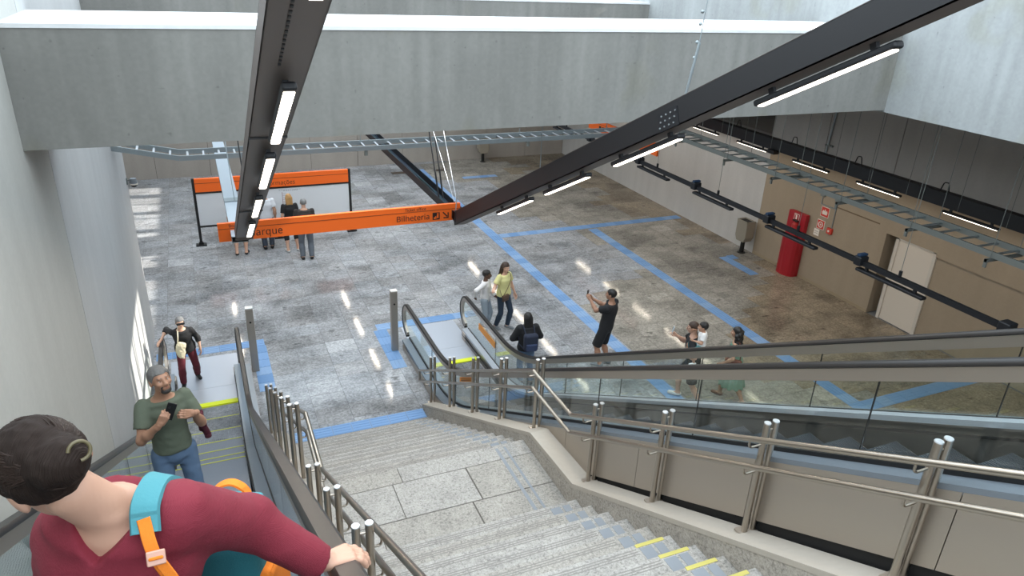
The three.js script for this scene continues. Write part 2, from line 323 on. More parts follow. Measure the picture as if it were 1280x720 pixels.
// curbs beside the stair: granite faces with a pale stone coping
const curbLine = [[-11.0, 0.06], [-6.45, 2.48], [-5.36, 2.55], [2.5, 6.9]];
function curb(x0, x1, label) {
  const g = structGroup('stair_curb', label, 'curb');
  const low = curbLine.map(([z, y]) => [z, y - 0.05]);
  obj('face', exZY([...low, [2.5, 0], [-10.98, 0]], x0, x1), M.curbFace, g);
  for (let i = 0; i < 3; i++) { const [a, b] = [curbLine[i], curbLine[i + 1]]; obj('coping', exZY([[a[0] - (i ? 0 : 0.02), a[1] - 0.05], a, b, [b[0], b[1] - 0.05]], x0 - 0.004, x1 + 0.004), M.coping, g); }
}
curb(XS1, 3.45, 'pale stone curb between the stair and the right escalator');
curb(0.40, XS0, 'pale stone curb between the stair and the left escalator');
// ---------------------------------------------------------------- stair railings
const postZ = [-11.0, -9.92, -8.83, -7.77, -6.68, -5.32, -4.21, -3.1, -1.96, -0.85, 0.3];
function curbY(z) { for (let i = 0; i < 3; i++) { const [a, b] = [curbLine[i], curbLine[i + 1]]; if (z <= b[0]) return lerp(a[1], b[1], (z - a[0]) / (b[0] - a[0])); } return 6; }
function stairRailing(xs, xr, side, label) {
  const t = thing('stair_railing', label, 'railing', [0, 0, 0]);
  for (const z of postZ) {
    const y = Math.max(curbY(z), 0.05), yt = y + 0.97;
    for (const x of xs) { const p = obj('post', [cyl([x, y, z], [x, yt, z], 0.024, 0.024, 16)], M.steel, t); obj('cap', cyl([x, yt, z], [x, yt + 0.006, z], 0.0255, 0.023, 16), M.alu, p); }
    obj('base_plate', bx(Math.min(...xs) - 0.05, Math.max(...xs) + 0.05, y - 0.01, y + 0.008, z - 0.05, z + 0.05), M.steelDull, t);
    const rail = railY(z), xi = side > 0 ? Math.min(...xs) : Math.max(...xs);
    for (const dy of [0, -0.23]) obj('bracket', tube([[xi, rail + dy - 0.075, z + 0.0], [lerp(xi, xr, 0.8), rail + dy - 0.078, z], [xr, rail + dy - 0.06, z], [xr, rail + dy - 0.015, z]], 0.008, 8, 14), M.steel, t);
    obj('spacer', cyl([xs[0], yt - 0.06, z], [xs[1], yt - 0.06, z], 0.008, 0.008, 8), M.steel, t);
  }
  for (const dy of [0, -0.23]) obj('rail', polyTube([[xr, 0.61 + dy, -11.3], [xr, 3.29 + dy, -6.52], [xr, 3.29 + dy, -5.57], [xr, 7.1 + dy, 1.23]], 0.021, 14), M.steel, t);
  obj('rail_end', polyTube([[xr, 0.61, -11.3], [xr, 0.38, -11.3]], 0.021, 14), M.steel, t);
  return t;
}
function railY(z) { return z < -6.52 ? 0.61 + (z + 11.3) * (2.68 / 4.78) : z < -5.57 ? 3.29 : 3.29 + (z + 5.57) * 0.56; }
stairRailing([3.38, 3.455], 3.25, 1, 'steel stair railing with paired posts beside the right escalator');
stairRailing([0.52, 0.595], 0.66, -1, 'steel stair railing with paired posts beside the left escalator');
// ---------------------------------------------------------------- escalators
const HL = (z) => 3.1 + 0.57 * (z + 6.8);                  // top of the handrail on the incline
const SN = 1.0;                                            // nosings lie this far below it
function escalator(cx, label, opts) {
  const t = thing('escalator', label, 'escalator', [cx, 0, 0]);
  const hw = 0.665, zEnd = -13.75, zTop = 2.2, zK = -10.75;
  const knee = (off, z0 = -11.6, z1 = -9.9) => {           // line parallel to the handrail with a curved foot, off below it
    const base = 0.95 - off, pts = [];
    for (let i = 0; i <= 10; i++) { const s = i / 10, z = lerp(z0, z1, s), m = (HL(z1) - off - base); pts.push([z, base + m * s * s * (HL(z1) - off - base > 0 ? 1 : 1)]); }
    // match the slope at the end of the curve
    const zc = z1, slope = 0.57, len = z1 - z0, rise = slope * len / 2; const y1 = base + rise, shift = HL(zc) - off - y1;
    const out = []; for (let i = 0; i <= 10; i++) { const s = i / 10; out.push([lerp(z0, z1, s) - shift / slope, base + rise * s * s]); }
    return out;
  };
  const line = (off) => { const k = knee(off); return [...k, [zTop, HL(zTop) - off]]; };
  for (const s of [-1, 1]) {
    const x = s * hw;
    // handrail: rubber belt round the newel, over a steel guide
    const top = line(0.02), r = 0.37, yc = top[0][1] - r, nz = zEnd + r;
    const path = []; for (let i = 0; i <= 12; i++) { const a = Math.PI * 1.45 - (i / 12) * Math.PI * 0.95; path.push([nz + Math.cos(a) * r, yc + Math.sin(a) * r]); }
    const full = [...path, ...top];
    const belt = sweepZY(full, x, [[-0.042, -0.012], [-0.04, 0.008], [-0.028, 0.02], [0.028, 0.02], [0.04, 0.008], [0.042, -0.012], [0.03, -0.02], [-0.03, -0.02]]);
    obj('handrail', belt, M.rubber, t);
    const gl = line(0.085), gpath = []; for (let i = 0; i <= 12; i++) { const a = Math.PI * 1.45 - (i / 12) * Math.PI * 0.95; gpath.push([nz + Math.cos(a) * (r - 0.06), yc + Math.sin(a) * (r - 0.06)]); }
    obj('handrail_guide', sweepZY([...gpath, ...gl], x, [[-0.026, -0.045], [-0.03, 0.04], [0.03, 0.04], [0.026, -0.045]]), M.steelDull, t);
    // glass balustrade in panels
    const gt = [...gpath.filter((p) => p[1] > 0.12), ...line(0.085)], deck = line(0.72);
    const yAt = (L, z) => { for (let i = 0; i + 1 < L.length; i++) if (z <= L[i + 1][0]) return lerp(L[i][1], L[i + 1][1], (z - L[i][0]) / (L[i + 1][0] - L[i][0] || 1)); return L[L.length - 1][1]; };
    const cuts = [-11.7, -10.3, -8.75, -7.2, -5.65, -4.1, -2.55, -1.0, 0.6, 2.2];
    const lowY = (z) => Math.max(0.2, yAt(deck, z)), upY = (z) => yAt(line(0.1), z);
    const head = [[-11.705, lowY(-11.705)], [-13.35, 0.22], ...gpath.filter((p) => p[1] > 0.24).map((p) => p), [-11.705, upY(-11.705)]];
    obj('glass_panel', exZY(head, x - 0.006, x + 0.006), M.glass, t);
    for (let i = 0; i + 1 < cuts.length; i++) {
      const a = cuts[i] + 0.004, b = cuts[i + 1] - 0.004, n = i < 2 ? 6 : 1, p = [];
      for (let k = 0; k <= n; k++) { const z = lerp(a, b, k / n); p.push([z, lowY(z)]); }
      for (let k = n; k >= 0; k--) { const z = lerp(a, b, k / n); p.push([z, upY(z)]); }
      obj('glass_panel', exZY(p, x - 0.006, x + 0.006), M.glass, t);
      obj('glass_joint', bx(x - 0.005, x + 0.005, lowY(a), upY(a), a - 0.007, a - 0.001), M.black, t);
    }
    // decking either side of the glass, skirt and outer cladding
    const lo = (off, thick) => { const L = line(off); return [[-13.3, L[0][1]], ...L, ...[...L].reverse().map(([z, y]) => [z + (y > 0.5 ? thick * 0.3 : 0), y - thick]), [-13.3, L[0][1] - thick]]; };
    const xi = s > 0 ? [hw - 0.135, hw - 0.012] : [-hw + 0.012, -hw + 0.135], xo = s > 0 ? [hw + 0.012, hw + 0.165] : [-hw - 0.165, -hw - 0.012];
    const outerIsStair = s === opts.stairSide;
    obj('inner_deck', exZY(lo(0.71, 0.05), ...xi), s > 0 && opts.corners ? M.plate : M.deck, t);  // far inner deck in paler metal, painting in the light it catches
    obj('outer_deck', exZY(lo(0.74, 0.05), ...xo), M.deck, t);
    obj('deck_channel', exZY(lo(0.705, 0.06), x - 0.013, x + 0.013), M.black, t);
    const xs = s * (hw - 0.13);
    obj('skirt', exZY(lo(0.76, 0.36), xs - 0.006, xs + 0.006), M.skirt, t);
    obj('skirt_brush', exZY(lo(0.83, 0.02), s > 0 ? xs - 0.02 : xs + 0.005, s > 0 ? xs - 0.005 : xs + 0.02), M.black, t);
    const xc = s * (hw + 0.16), cc = [-13.25, -11.6, -10.2, -8.8, -7.4, -6.0, -4.6, -3.2, -1.8, -0.4, 1.0, 2.2], dk = line(0.78);
    for (let i = 0; i + 1 < cc.length; i++) {
      const a = cc[i] + 0.003, b = cc[i + 1] - 0.003, n = i < 3 ? 5 : 1, p = [];
      for (let k = 0; k <= n; k++) { const z = lerp(a, b, k / n); p.push([z, yAt(dk, z)]); }
      const lowE = (z) => Math.max(0, yAt(line(1.32), z) - 0.0);
      for (let k = n; k >= 0; k--) { const z = lerp(a, b, k / n); p.push([z, Math.max(0, Math.min(lowE(z), yAt(dk, z) - 0.05))]); }
      obj('cladding_panel', exZY(p, xc - 0.008, xc + 0.008), M.steelDull, t);
    }
    obj('newel_end', rbx(s * hw - 0.15, s * hw + 0.165, 0, 0.2, -13.3, -13.1, 0.02, 2), M.steelDull, t);
    obj('truss_base', exZY([...line(1.33).map(([z, y]) => [z, Math.max(0.01, y)]), [zTop, 0], [-12.9, 0], [-12.9, 0.01]], Math.min(xc, xs) + 0.02, Math.max(xc, xs) - 0.02), M.blackMatt, t);
  }
  // landing plate and comb
  obj('landing_plate', [bx(-0.62, 0.62, 0, 0.012, -14.2, -12.95)], M.plate, t);
  obj('floor_plate', [bx(-0.53, 0.53, 0, 0.012, -12.945, -12.42)], M.plate, t);
  obj('comb', bx(-0.52, 0.52, 0, 0.02, -12.42, -12.29), M.yellow, t);
  // steps: level at the foot, then on the incline
  let z = -12.29, n = 0;
  const nose = line((opts.sn || SN) + 0.05);
  const ny = (zz) => { for (let i = 0; i + 1 < nose.length; i++) if (zz <= nose[i + 1][0]) return lerp(nose[i][1], nose[i + 1][1], (zz - nose[i][0]) / (nose[i + 1][0] - nose[i][0])); return 6; };
  const tread = (() => { const l = [bx(-0.5, 0.5, -0.05, -0.006, 0, 0.4)]; for (let i = 0; i < 48; i++) { const x = -0.5 + (i + 0.5) / 48; l.push(bx(x - 0.0055, x + 0.0055, -0.008, 0, 0, 0.4)); } return mergeGeometries(l.map(clean)); })();
  muv(tread);
  const edge = muv(bx(-0.5, 0.5, -0.02, 0.002, 0.0, 0.015)), corner = muv(bx(-0.5, -0.36, -0.02, 0.002, 0.0, 0.03));
  while (z < 1.6) {
    const y = Math.max(0, ny(z + 0.2));
    const s = new THREE.Mesh(tread, opts.corners ? M.stepDark : M.stepMetal); s.name = 'step'; s.position.set(0, y, z); s.castShadow = s.receiveShadow = true; t.add(s);
    if (opts.corners || z < -9.6) { const e = new THREE.Mesh(opts.corners ? corner : edge, opts.corners ? M.yellowWorn : M.stepYellow); e.name = 'yellow_edge'; e.castShadow = e.receiveShadow = true; s.add(e); }
    const rh = ny(z + 0.2) - ny(z - 0.2);
    if (rh > 0.01) obj('riser', bx(-0.5, 0.5, -rh - 0.02, -0.03, 0.01, 0.03), M.riser, s);
    z += 0.4; n++;
  }
  return t;
}
function sweepZY(path, x, prof) {                         // sweep a closed profile [dx, dn] along a path of [z, y]
  const pos = [], idx = [], n = prof.length;
  for (let i = 0; i < path.length; i++) {
    const a = path[Math.max(0, i - 1)], b = path[Math.min(path.length - 1, i + 1)], dz = b[0] - a[0], dy = b[1] - a[1], l = Math.hypot(dz, dy) || 1;
    const nz = -dy / l, ny = dz / l;
    for (const [px, pn] of prof) pos.push(x + px, path[i][1] + ny * pn, path[i][0] + nz * pn);
  }
  for (let i = 0; i + 1 < path.length; i++) for (let k = 0; k < n; k++) {
    const a = i * n + k, b = i * n + (k + 1) % n, c = a + n, d = b + n; idx.push(a, b, c, b, d, c);
  }
  for (let k = 1; k + 1 < n; k++) { idx.push(0, k + 1, k); const o = (path.length - 1) * n; idx.push(o, o + k, o + k + 1); }
  const g = new THREE.BufferGeometry(); g.setAttribute('position', new THREE.Float32BufferAttribute(pos, 3)); g.setIndex(idx);
  return toCreasedNormals(g, 0.7);
}
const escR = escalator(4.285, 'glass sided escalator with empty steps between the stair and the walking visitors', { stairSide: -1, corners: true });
const escL = escalator(-0.45, 'glass sided escalator against the tall pale wall, carrying riders', { stairSide: 1, sn: 0.9 });
// orange notices on the glass
obj('notice', exZY([[-10.05, 1.02], [-9.42, 1.38], [-9.42, 1.47], [-10.05, 1.11]], -0.682, -0.674), M.noticeOrange, escR).userData.label = 'small orange notice on the near glass';
obj('print_line', [exZY([[-9.98, 1.075], [-9.5, 1.35], [-9.5, 1.365], [-9.98, 1.09]], -0.684, -0.681), exZY([[-9.98, 1.105], [-9.5, 1.38], [-9.5, 1.395], [-9.98, 1.12]], -0.684, -0.681)], M.ink, escR);
obj('notice', bx(0.66 - 0.02, 0.66 - 0.008, 0.56, 0.7, -12.6, -11.7), M.noticeOrange, escR).userData.label = 'long orange notice on the far glass';
// ================================================================= things in the concourse
// blue tactile paving
function tactile(label, runs) {
  const t = thing('tactile_path', label, 'tactile paving');
  const ms = [M.blue, M.blue2, M.blue3, M.blue];
  for (const [x0, z0, x1, z1, w] of runs) {
    const L = Math.hypot(x1 - x0, z1 - z0), n = Math.max(1, Math.round(L / 0.32)), dx = (x1 - x0) / n, dz = (z1 - z0) / n;
    for (let i = 0; i < n; i++) {
      const ax = x0 + dx * i, az = z0 + dz * i, bx_ = ax + dx, bz = az + dz, alongZ = Math.abs(dz) > Math.abs(dx);
      const X0 = alongZ ? ax - w / 2 : Math.min(ax, bx_), X1 = alongZ ? ax + w / 2 : Math.max(ax, bx_), Z0 = alongZ ? Math.min(az, bz) : az - w / 2, Z1 = alongZ ? Math.max(az, bz) : az + w / 2;
      const geos = [bx(X0 + 0.003, X1 - 0.003, -0.01, 0.004, Z0 + 0.003, Z1 - 0.003)];
      const nb = 4; for (let k = 0; k < nb; k++) geos.push(alongZ ? bx(lerp(X0, X1, (k + 0.3) / nb), lerp(X0, X1, (k + 0.7) / nb), 0.003, 0.008, Z0 + 0.02, Z1 - 0.02) : bx(X0 + 0.02, X1 - 0.02, 0.003, 0.008, lerp(Z0, Z1, (k + 0.3) / nb), lerp(Z0, Z1, (k + 0.7) / nb)));
      obj('tile', geos, ms[Math.floor(rnd() * 4)], t);
    }
  }
  return t;
}
tactile('long blue tactile strip passing beside the man taking a picture', [[7.93, -27.2, 7.93, -9.2, 0.32]]);
tactile('blue tactile strip running past the couple carrying a child', [[11.2, -18.9, 11.2, -8.3, 0.32]]);
tactile('blue tactile cross strip leading to the white wall', [[8.1, -19.15, 14.7, -19.15, 0.32]]);
tactile('blue tactile cross strip seen through the escalator glass', [[11.04, -8.14, 14.6, -8.14, 0.32]]);
tactile('blue tactile strip in front of the red extinguisher cabinet', [[13.75, -15.6, 13.75, -14.2, 0.3], [13.9, -15.5, 14.15, -15.5, 0.3]]);
tactile('blue tactile strip at the foot of the stair', [[0.85, -10.8, 3.2, -10.8, 0.3]]);
tactile('blue tactile border round the landing of the empty escalator', [[3.15, -14.4, 5.3, -14.4, 0.3], [3.2, -14.25, 3.2, -12.5, 0.3]]);
tactile('blue tactile border round the landing of the escalator by the wall', [[-1.35, -14.5, 0.75, -14.5, 0.3], [0.62, -14.35, 0.62, -12.5, 0.3]]);
tactile('short blue tactile strip near the back wall', [[9.2, -25.6, 10.6, -25.6, 0.3]]);
// bollards at the escalator feet
function bollard(x, z, label) {
  const t = thing('bollard', label, 'bollard', [x, 0, z]);
  obj('shaft', rbx(-0.07, 0.07, 0, 1.38, -0.06, 0.06, 0.012, 2), M.steelDull, t);
  obj('top', rbx(-0.072, 0.072, 1.38, 1.40, -0.062, 0.062, 0.008, 1), M.alu, t);
  obj('sensor', cyl([0, 1.1, 0.058], [0, 1.1, 0.066], 0.02, 0.02, 12), M.black, t);
}
bollard(3.29, -13.28, 'square steel sensor post beside the empty escalator');
bollard(0.475, -13.35, 'square steel sensor post beside the escalator by the wall');
// ---------------------------------------------------------------- lettering
const fontB = await new FontLoader().loadAsync('fonts/droid/droid_sans_bold.typeface.json');
const fontR = await new FontLoader().loadAsync('fonts/droid/droid_sans_regular.typeface.json');
function text(s, size, x, y, z, font = fontR, depth = 0.002) { const g = new TextGeometry(s, { font, size, depth, curveSegments: 3, bevelEnabled: false }); g.translate(x, y, z); return g; }
// information board on three posts
{
  const t = thing('information_board', 'white information board under an orange header, held by black posts', 'notice board', [1.83, 0, -20.9]);
  const W = 2.12;
  for (const x of [-W, 0, W]) { const p = obj('post', x ? bx(x - 0.035, x + 0.035, 0, 1.93, -0.035, 0.035) : bx(-0.03, 0.03, 0, 1.6, -0.09, -0.05), M.black, t); obj('foot', [bx(x - 0.14, x + 0.14, 0, 0.035, -0.1, 0.1), bx(x - 0.06, x + 0.06, 0.035, 0.1, -0.05, 0.05)], M.black, p); }
  obj('header', bx(-W + 0.035, W - 0.035, 1.55, 1.92, -0.05, 0.045), M.orange, t);
  obj('header_line', bx(-W + 0.035, W - 0.035, 1.79, 1.8, 0.044, 0.047), M.ink, t);
  obj('lettering', text('Informações', 0.115, -0.34, 1.61, 0.045), M.ink, t);
  obj('panel', bx(-W + 0.035, W - 0.035, 0.58, 1.5, -0.03, 0.02), M.whitePlate, t);
  obj('frame_bar', [bx(-W, W, 1.5, 1.55, -0.045, 0.04), bx(-W, W, 0.53, 0.58, -0.045, 0.04)], M.black, t);
  const l = [bx(0.18, 0.19, 0.8, 1.38, 0.019, 0.022)]; for (let i = 0; i < 9; i++) l.push(bx(0.19, 0.36, 1.32 - i * 0.055, 1.326 - i * 0.055, 0.019, 0.022));
  obj('line_diagram', l, std(C('#7d2f34'), 0.6), t);
  const r = []; for (let i = 0; i < 10; i++) r.push(bx(0.1 + i * 0.062, 0.145 + i * 0.062, 1.43, 1.44, 0.019, 0.0215)); for (let i = 0; i < 7; i++) r.push(bx(0.22 + i * 0.06, 0.26 + i * 0.06, 1.405, 1.413, 0.019, 0.0215));
  obj('small_print', r, std(C('#6d7078'), 0.7), t);
}
// hanging direction sign
{
  const z = -11.55, t = thing('hanging_sign', 'long orange hanging sign with black lettering between the two light tracks', 'sign', [0.1, 3.43, z]);
  const W = 4.0, h = 0.29;
  obj('panel', bx(0, W, 0, h, -0.03, 0.03), M.orange, t);
  obj('top_edge', bx(0, W, h, h + 0.008, -0.031, 0.031), M.orange, t);
  obj('line', bx(0.0, W, 0.205, 0.211, 0.029, 0.032), M.ink, t);
  obj('lettering', [text('Embarque', 0.115, 0.23, 0.055, 0.03), text('Boarding', 0.05, 0.16, 0.23, 0.03)], M.ink, t);
  obj('lettering', [text('Bilheteria', 0.1, 2.84, 0.055, 0.03), text('Ticket office', 0.05, 3.0, 0.226, 0.03)], M.ink, t);
  obj('pictogram', [bx(3.49, 3.62, 0.035, 0.165, 0.029, 0.032)], M.ink, t);
  const pg = [new THREE.CircleGeometry(0.018, 12).translate(3.585, 0.135, 0.0325), bx(3.51, 3.56, 0.05, 0.08, 0.031, 0.0328), bx(3.535, 3.555, 0.075, 0.1, 0.031, 0.0328), bx(3.565, 3.6, 0.06, 0.115, 0.031, 0.0328)];
  obj('pictogram_figure', pg, M.orange, t);
  const ar = [exXY([[3.67, 0.155], [3.69, 0.165], [3.765, 0.085], [3.75, 0.068]], 0.029, 0.032), exXY([[3.69, 0.045], [3.785, 0.045], [3.785, 0.15], [3.765, 0.15], [3.765, 0.066], [3.69, 0.066]], 0.029, 0.032)];
  obj('arrow', ar, M.ink, t);
  for (const x of [0.3, 3.9]) obj('hanger', cyl([x, h, 0], [x, h + 0.03, 0], 0.008, 0.008, 6), M.black, t);
}
// far orange sign hanging before the white wall
{
  const t = thing('hanging_sign', 'smaller orange sign hanging far off along the white wall', 'sign', [12.2, 2.68, -21.4]);
  obj('panel', bx(-0.03, 0.03, 0, 0.36, 0, 4.1), M.orange, t);
  obj('line', bx(-0.032, -0.028, 0.25, 0.258, 0, 4.1), M.ink, t);
  obj('pictogram', [bx(-0.033, -0.028, 0.06, 0.2, 0.7, 0.84), bx(-0.033, -0.028, 0.06, 0.2, 0.9, 1.04)], M.ink, t);
  for (const z of [0.4, 3.7]) obj('hanger', cyl([0, 0.36, z], [0, 3.25, z], 0.006, 0.006, 6), M.galv, t);
}
// ---------------------------------------------------------------- light tracks
function ledTube(parent, a, b, width = 0.09, power = LED_POWER, shy = false) {          // a, b: ends in parent coordinates at the underside of the track
  const A = V(...a), B = V(...b), d = B.clone().sub(A), L = d.length(), mid = A.clone().add(B).multiplyScalar(0.5);
  const m = new THREE.Matrix4().lookAt(B, A, V(0, 1, 0));
  const up = V(0, 1, 0).applyMatrix4(m), rec = shy ? 0.022 : 0;
  const off = (g, dy) => { g.applyMatrix4(m); g.translate(mid.x + up.x * dy, mid.y + up.y * dy, mid.z + up.z * dy); return g; };
  const h = obj('lamp_housing', [off(new RoundedBoxGeometry(width + 0.012, 0.05, L, 2, 0.018), -0.07), off(new THREE.BoxGeometry(0.03, 0.07, 0.05).translate(0, 0, L * 0.36), -0.03), off(new THREE.BoxGeometry(0.03, 0.07, 0.05).translate(0, 0, -L * 0.36), -0.03)], M.trackDark, parent);
  obj('diffuser', off(new RoundedBoxGeometry(width - 0.01 - rec * 1.6, 0.03 - rec * 0.6, L - 0.07, 2, 0.008), -0.09 + rec * 0.45), M.lamp, h);
  const l = new THREE.RectAreaLight(LED, power, width - 0.012, L - 0.08);
  l.position.set(mid.x - up.x * 0.112, mid.y - up.y * 0.112, mid.z - up.z * 0.112);
  parent.add(l);
  l.up.copy(d.clone().normalize());
  l.lookAt(l.position.clone().add(parent.position).sub(up));
  return h;
}
function channel(name, a, b, w, h, label, mats, open = true) {               // U profile between two points of equal x
  const t = thing(name, label, 'light track', [a[0], 0, 0]);
  const A = [0, a[1], a[2]], B = [0, b[1], b[2]], d = V(0, B[1] - A[1], B[2] - A[2]).normalize(), up = V(0, d.z < 0 ? -d.z : d.z, d.z < 0 ? d.y : -d.y);
  const sh = (p, o) => [p[0], p[1] + up.y * o, p[2] + up.z * o];
  obj('channel_floor', bar(sh(A, 0.006), sh(B, 0.006), w, 0.012), mats[0], t);
  for (const s of [-1, 1]) { const g = bar(sh(A, h / 2), sh(B, h / 2), 0.008, h); g.translate(s * (w / 2 - 0.004), 0, 0); obj('channel_side', g, mats[1], t); }
  if (!open) obj('lid', bar(sh(A, h), sh(B, h), w, 0.008), mats[2], t);
  else for (let k = 0; k < 5; k++) {
    const pts = []; const n = 14; for (let i = 0; i <= n; i++) { const p = sh([0, lerp(A[1], B[1], i / n), lerp(A[2], B[2], i / n)], 0.03 + 0.03 * rnd()); pts.push([(k - 2) * w * 0.15 + rr(-0.02, 0.02), p[1], p[2]]); }
    obj('cable', tube(pts, 0.008, 6, 40), k % 2 ? M.cable : M.cableBlue, t);
  }
  return { t, sh };
}
const slope = (p, q) => (q[1] - p[1]) / (q[2] - p[2]);
const HB = 3.47;                                           // underside of the level tracks
// the inclined track over the left and its level run
{
  const lineA = (z) => 3.60 + (z + 11.1) * 0.49;
  const A = channel('light_track', [0.46, lineA(-11.1), -11.15], [0.46, lineA(-1.4), -1.4], 0.26, 0.13, 'sloping dark light track above the stair edge, four lit tubes below it', [M.track, M.track, M.track], false);
  for (const [za, zb] of [[-3.1, -1.95], [-5.2, -4.1], [-6.75, -5.6], [-8.4, -7.3], [-10.15, -8.95]]) ledTube(A.t, [0.02, lineA(za), za], [0.02, lineA(zb), zb], 0.072);
  for (const z of [-5.4, -8.6]) obj('joint_plate', bar([0, lineA(z) - 0.004, z - 0.02], [0, lineA(z) - 0.004 + 0.02, z + 0.02], 0.265, 0.01), M.trackDark, A.t);
  for (let i = 0; i < 16; i++) { const z = -4.0 + i * 0.05; obj('slot', bar([-0.03, lineA(z) - 0.001, z], [-0.03, lineA(z) + 0.009, z + 0.02], 0.014, 0.006), M.black, A.t); }
  obj('end_plate', bx(-0.13, 0.13, lineA(-11.15) - 0.01, lineA(-11.15) + 0.14, -11.17, -11.14), M.track, A.t);
  const D = channel('cable_tray', [0.40, HB + 0.04, -11.2], [0.40, HB + 0.04, -27], 0.24, 0.1, 'pale metal tray running level from the sloping light track over the board', [M.galv, M.galv, M.lid], false);
  D.t.userData.category = 'cable tray';
  obj('joint_plate', bx(-0.12, 0.12, HB + 0.14, HB + 0.165, -13.2, -13.0), M.galv, D.t);
  for (const z of [-13.1, -13.0]) obj('hanger', cyl([0.05, HB + 0.14, z], [0.0, 5.95, z - 1.3 + (z + 13) * 6], 0.006, 0.006, 6), M.galv, D.t);
  obj('hanger', cyl([0.22, HB + 0.14, -12.2], [0.2, 5.95, -13.9], 0.012, 0.012, 6), M.black, D.t);
  for (const z of [-16, -18.5, -21.5, -24.5]) ledTube(D.t, [0, HB + 0.04, z], [0, HB + 0.04, z + 1.2], 0.09);
}
{
  const lineB = (z) => 3.395 + (z + 11.35) * 0.492;
  const B = channel('light_track', [4.05, lineB(-11.4), -11.4], [4.05, lineB(-1.2), -1.2], 0.2, 0.23, 'sloping dark light track above the empty escalator with lit tubes below', [M.track, M.trackSide, M.track], false);
  for (const [za, zb] of [[-4.54, -3.38], [-6.55, -5.43], [-8.14, -7.04], [-9.69, -8.52]]) ledTube(B.t, [0, lineB(za), za], [0, lineB(zb), zb], 0.07);
  // splice plate with bolts, and the hanger chain
  const zc = -5.5; for (const x of [-0.1, 0.1]) obj('splice_plate', bar([x, lineB(zc - 0.14) + 0.1, zc - 0.14], [x, lineB(zc + 0.14) + 0.1, zc + 0.14], 0.012, 0.17), M.trackDark, B.t);
  const bolts = []; for (let i = 0; i < 4; i++) for (let k = 0; k < 3; k++) { const z = zc - 0.1 + i * 0.065, y = lineB(z) + 0.045 + k * 0.055; bolts.push(cyl([-0.106, y, z], [-0.114, y, z], 0.008, 0.008, 8)); }
  bolts.forEach((b) => obj('bolt', b, M.alu, B.t));
  obj('hanger', [cyl([0, lineB(-5.45) + 0.2, -5.45], [0.05, lineB(-5.45) + 0.75, -5.4], 0.012, 0.012, 8), cyl([0.05, lineB(-5.45) + 0.75, -5.4], [0.1, 9.6, -5.25], 0.004, 0.004, 6), ...[0.3, 0.42, 0.55, 0.7, 0.8, 1.0].map((o) => new THREE.SphereGeometry(0.016, 8, 6).translate(0.02 + o * 0.05, lineB(-5.45) + 0.2 + o, -5.43))], M.galv, B.t);
  obj('hanger', cyl([0, lineB(-8.3) + 0.2, -8.3], [0, 5.96, -8.3], 0.006, 0.006, 6), M.galv, B.t);
  const c = channel('light_track', [4.05, HB, -11.38], [4.05, HB, -27], 0.22, 0.15, 'level dark open light track with cables inside, meeting the sloping one', [M.trackDark, M.trackSide]);
  for (const z of [-13.2, -15.3, -17.4, -19.5, -21.7, -23.9, -26.1]) ledTube(c.t, [0, HB + 0.035, z], [0, HB + 0.035, z + 1.2], 0.1, LED_POWER, true);
  obj('end_joint', [bx(-0.11, 0.11, HB - 0.02, HB + 0.16, -11.45, -11.33), cyl([0, HB - 0.05, -11.36], [0, HB + 0.0, -11.36], 0.04, 0.04, 10)], M.trackDark, c.t);
  obj('hanger', [cyl([0.0, HB + 0.15, -11.6], [-0.25, 5.96, -13.46], 0.006, 0.006, 6), cyl([0.02, HB + 0.15, -11.55], [0.1, 5.96, -13.46], 0.006, 0.006, 6), cyl([-0.05, HB + 0.02, -11.5], [0, HB + 0.5, -11.55], 0.01, 0.01, 6)], M.alu, c.t);
  obj('hanger', [cyl([-0.06, HB + 0.1, -12.4], [-0.1, 5.96, -13.5], 0.016, 0.016, 8), cyl([0.02, HB + 0.1, -12.4], [0.02, 5.96, -13.5], 0.016, 0.016, 8)], M.black, c.t);
}
// two more tracks over the right of the hall
{
  const t = thing('light_track', 'thin dark light track seen from above before the tan wall', 'light track', [9.35, 0, 0]);
  obj('rail', bx(-0.03, 0.03, 3.51, 3.59, -27, -5.0), M.trackDark, t);
  for (const z of [-25.2, -22.9, -20.6, -18.4, -16.3, -13.95, -11.8, -9.6, -7.5]) {
    ledTube(t, [-0.0, 3.5, z], [-0.0, 3.5, z + 1.22], 0.10, LED_POWER, true);
    const b = obj('gear_box', rbx(-0.09, 0.09, 3.5, 3.65, z - 0.04, z + 0.1, 0.02, 2), M.trackDark, t);
    obj('clip', bx(-0.08, 0.08, 3.66, 3.69, z, z + 0.07), M.cableBlue, b);
    obj('hanger', cyl([0, 3.6, z + 0.75], [0, 5.95, z + 0.75], 0.005, 0.005, 6), M.galvDark, t);
    obj('knob', cyl([0, 3.6, z + 0.75], [0, 3.68, z + 0.75], 0.025, 0.025, 8), M.trackDark, t);
  }
  obj('end_box', rbx(-0.09, 0.09, 3.5, 3.64, -5.16, -5.0, 0.02, 2), M.trackDark, t);
}
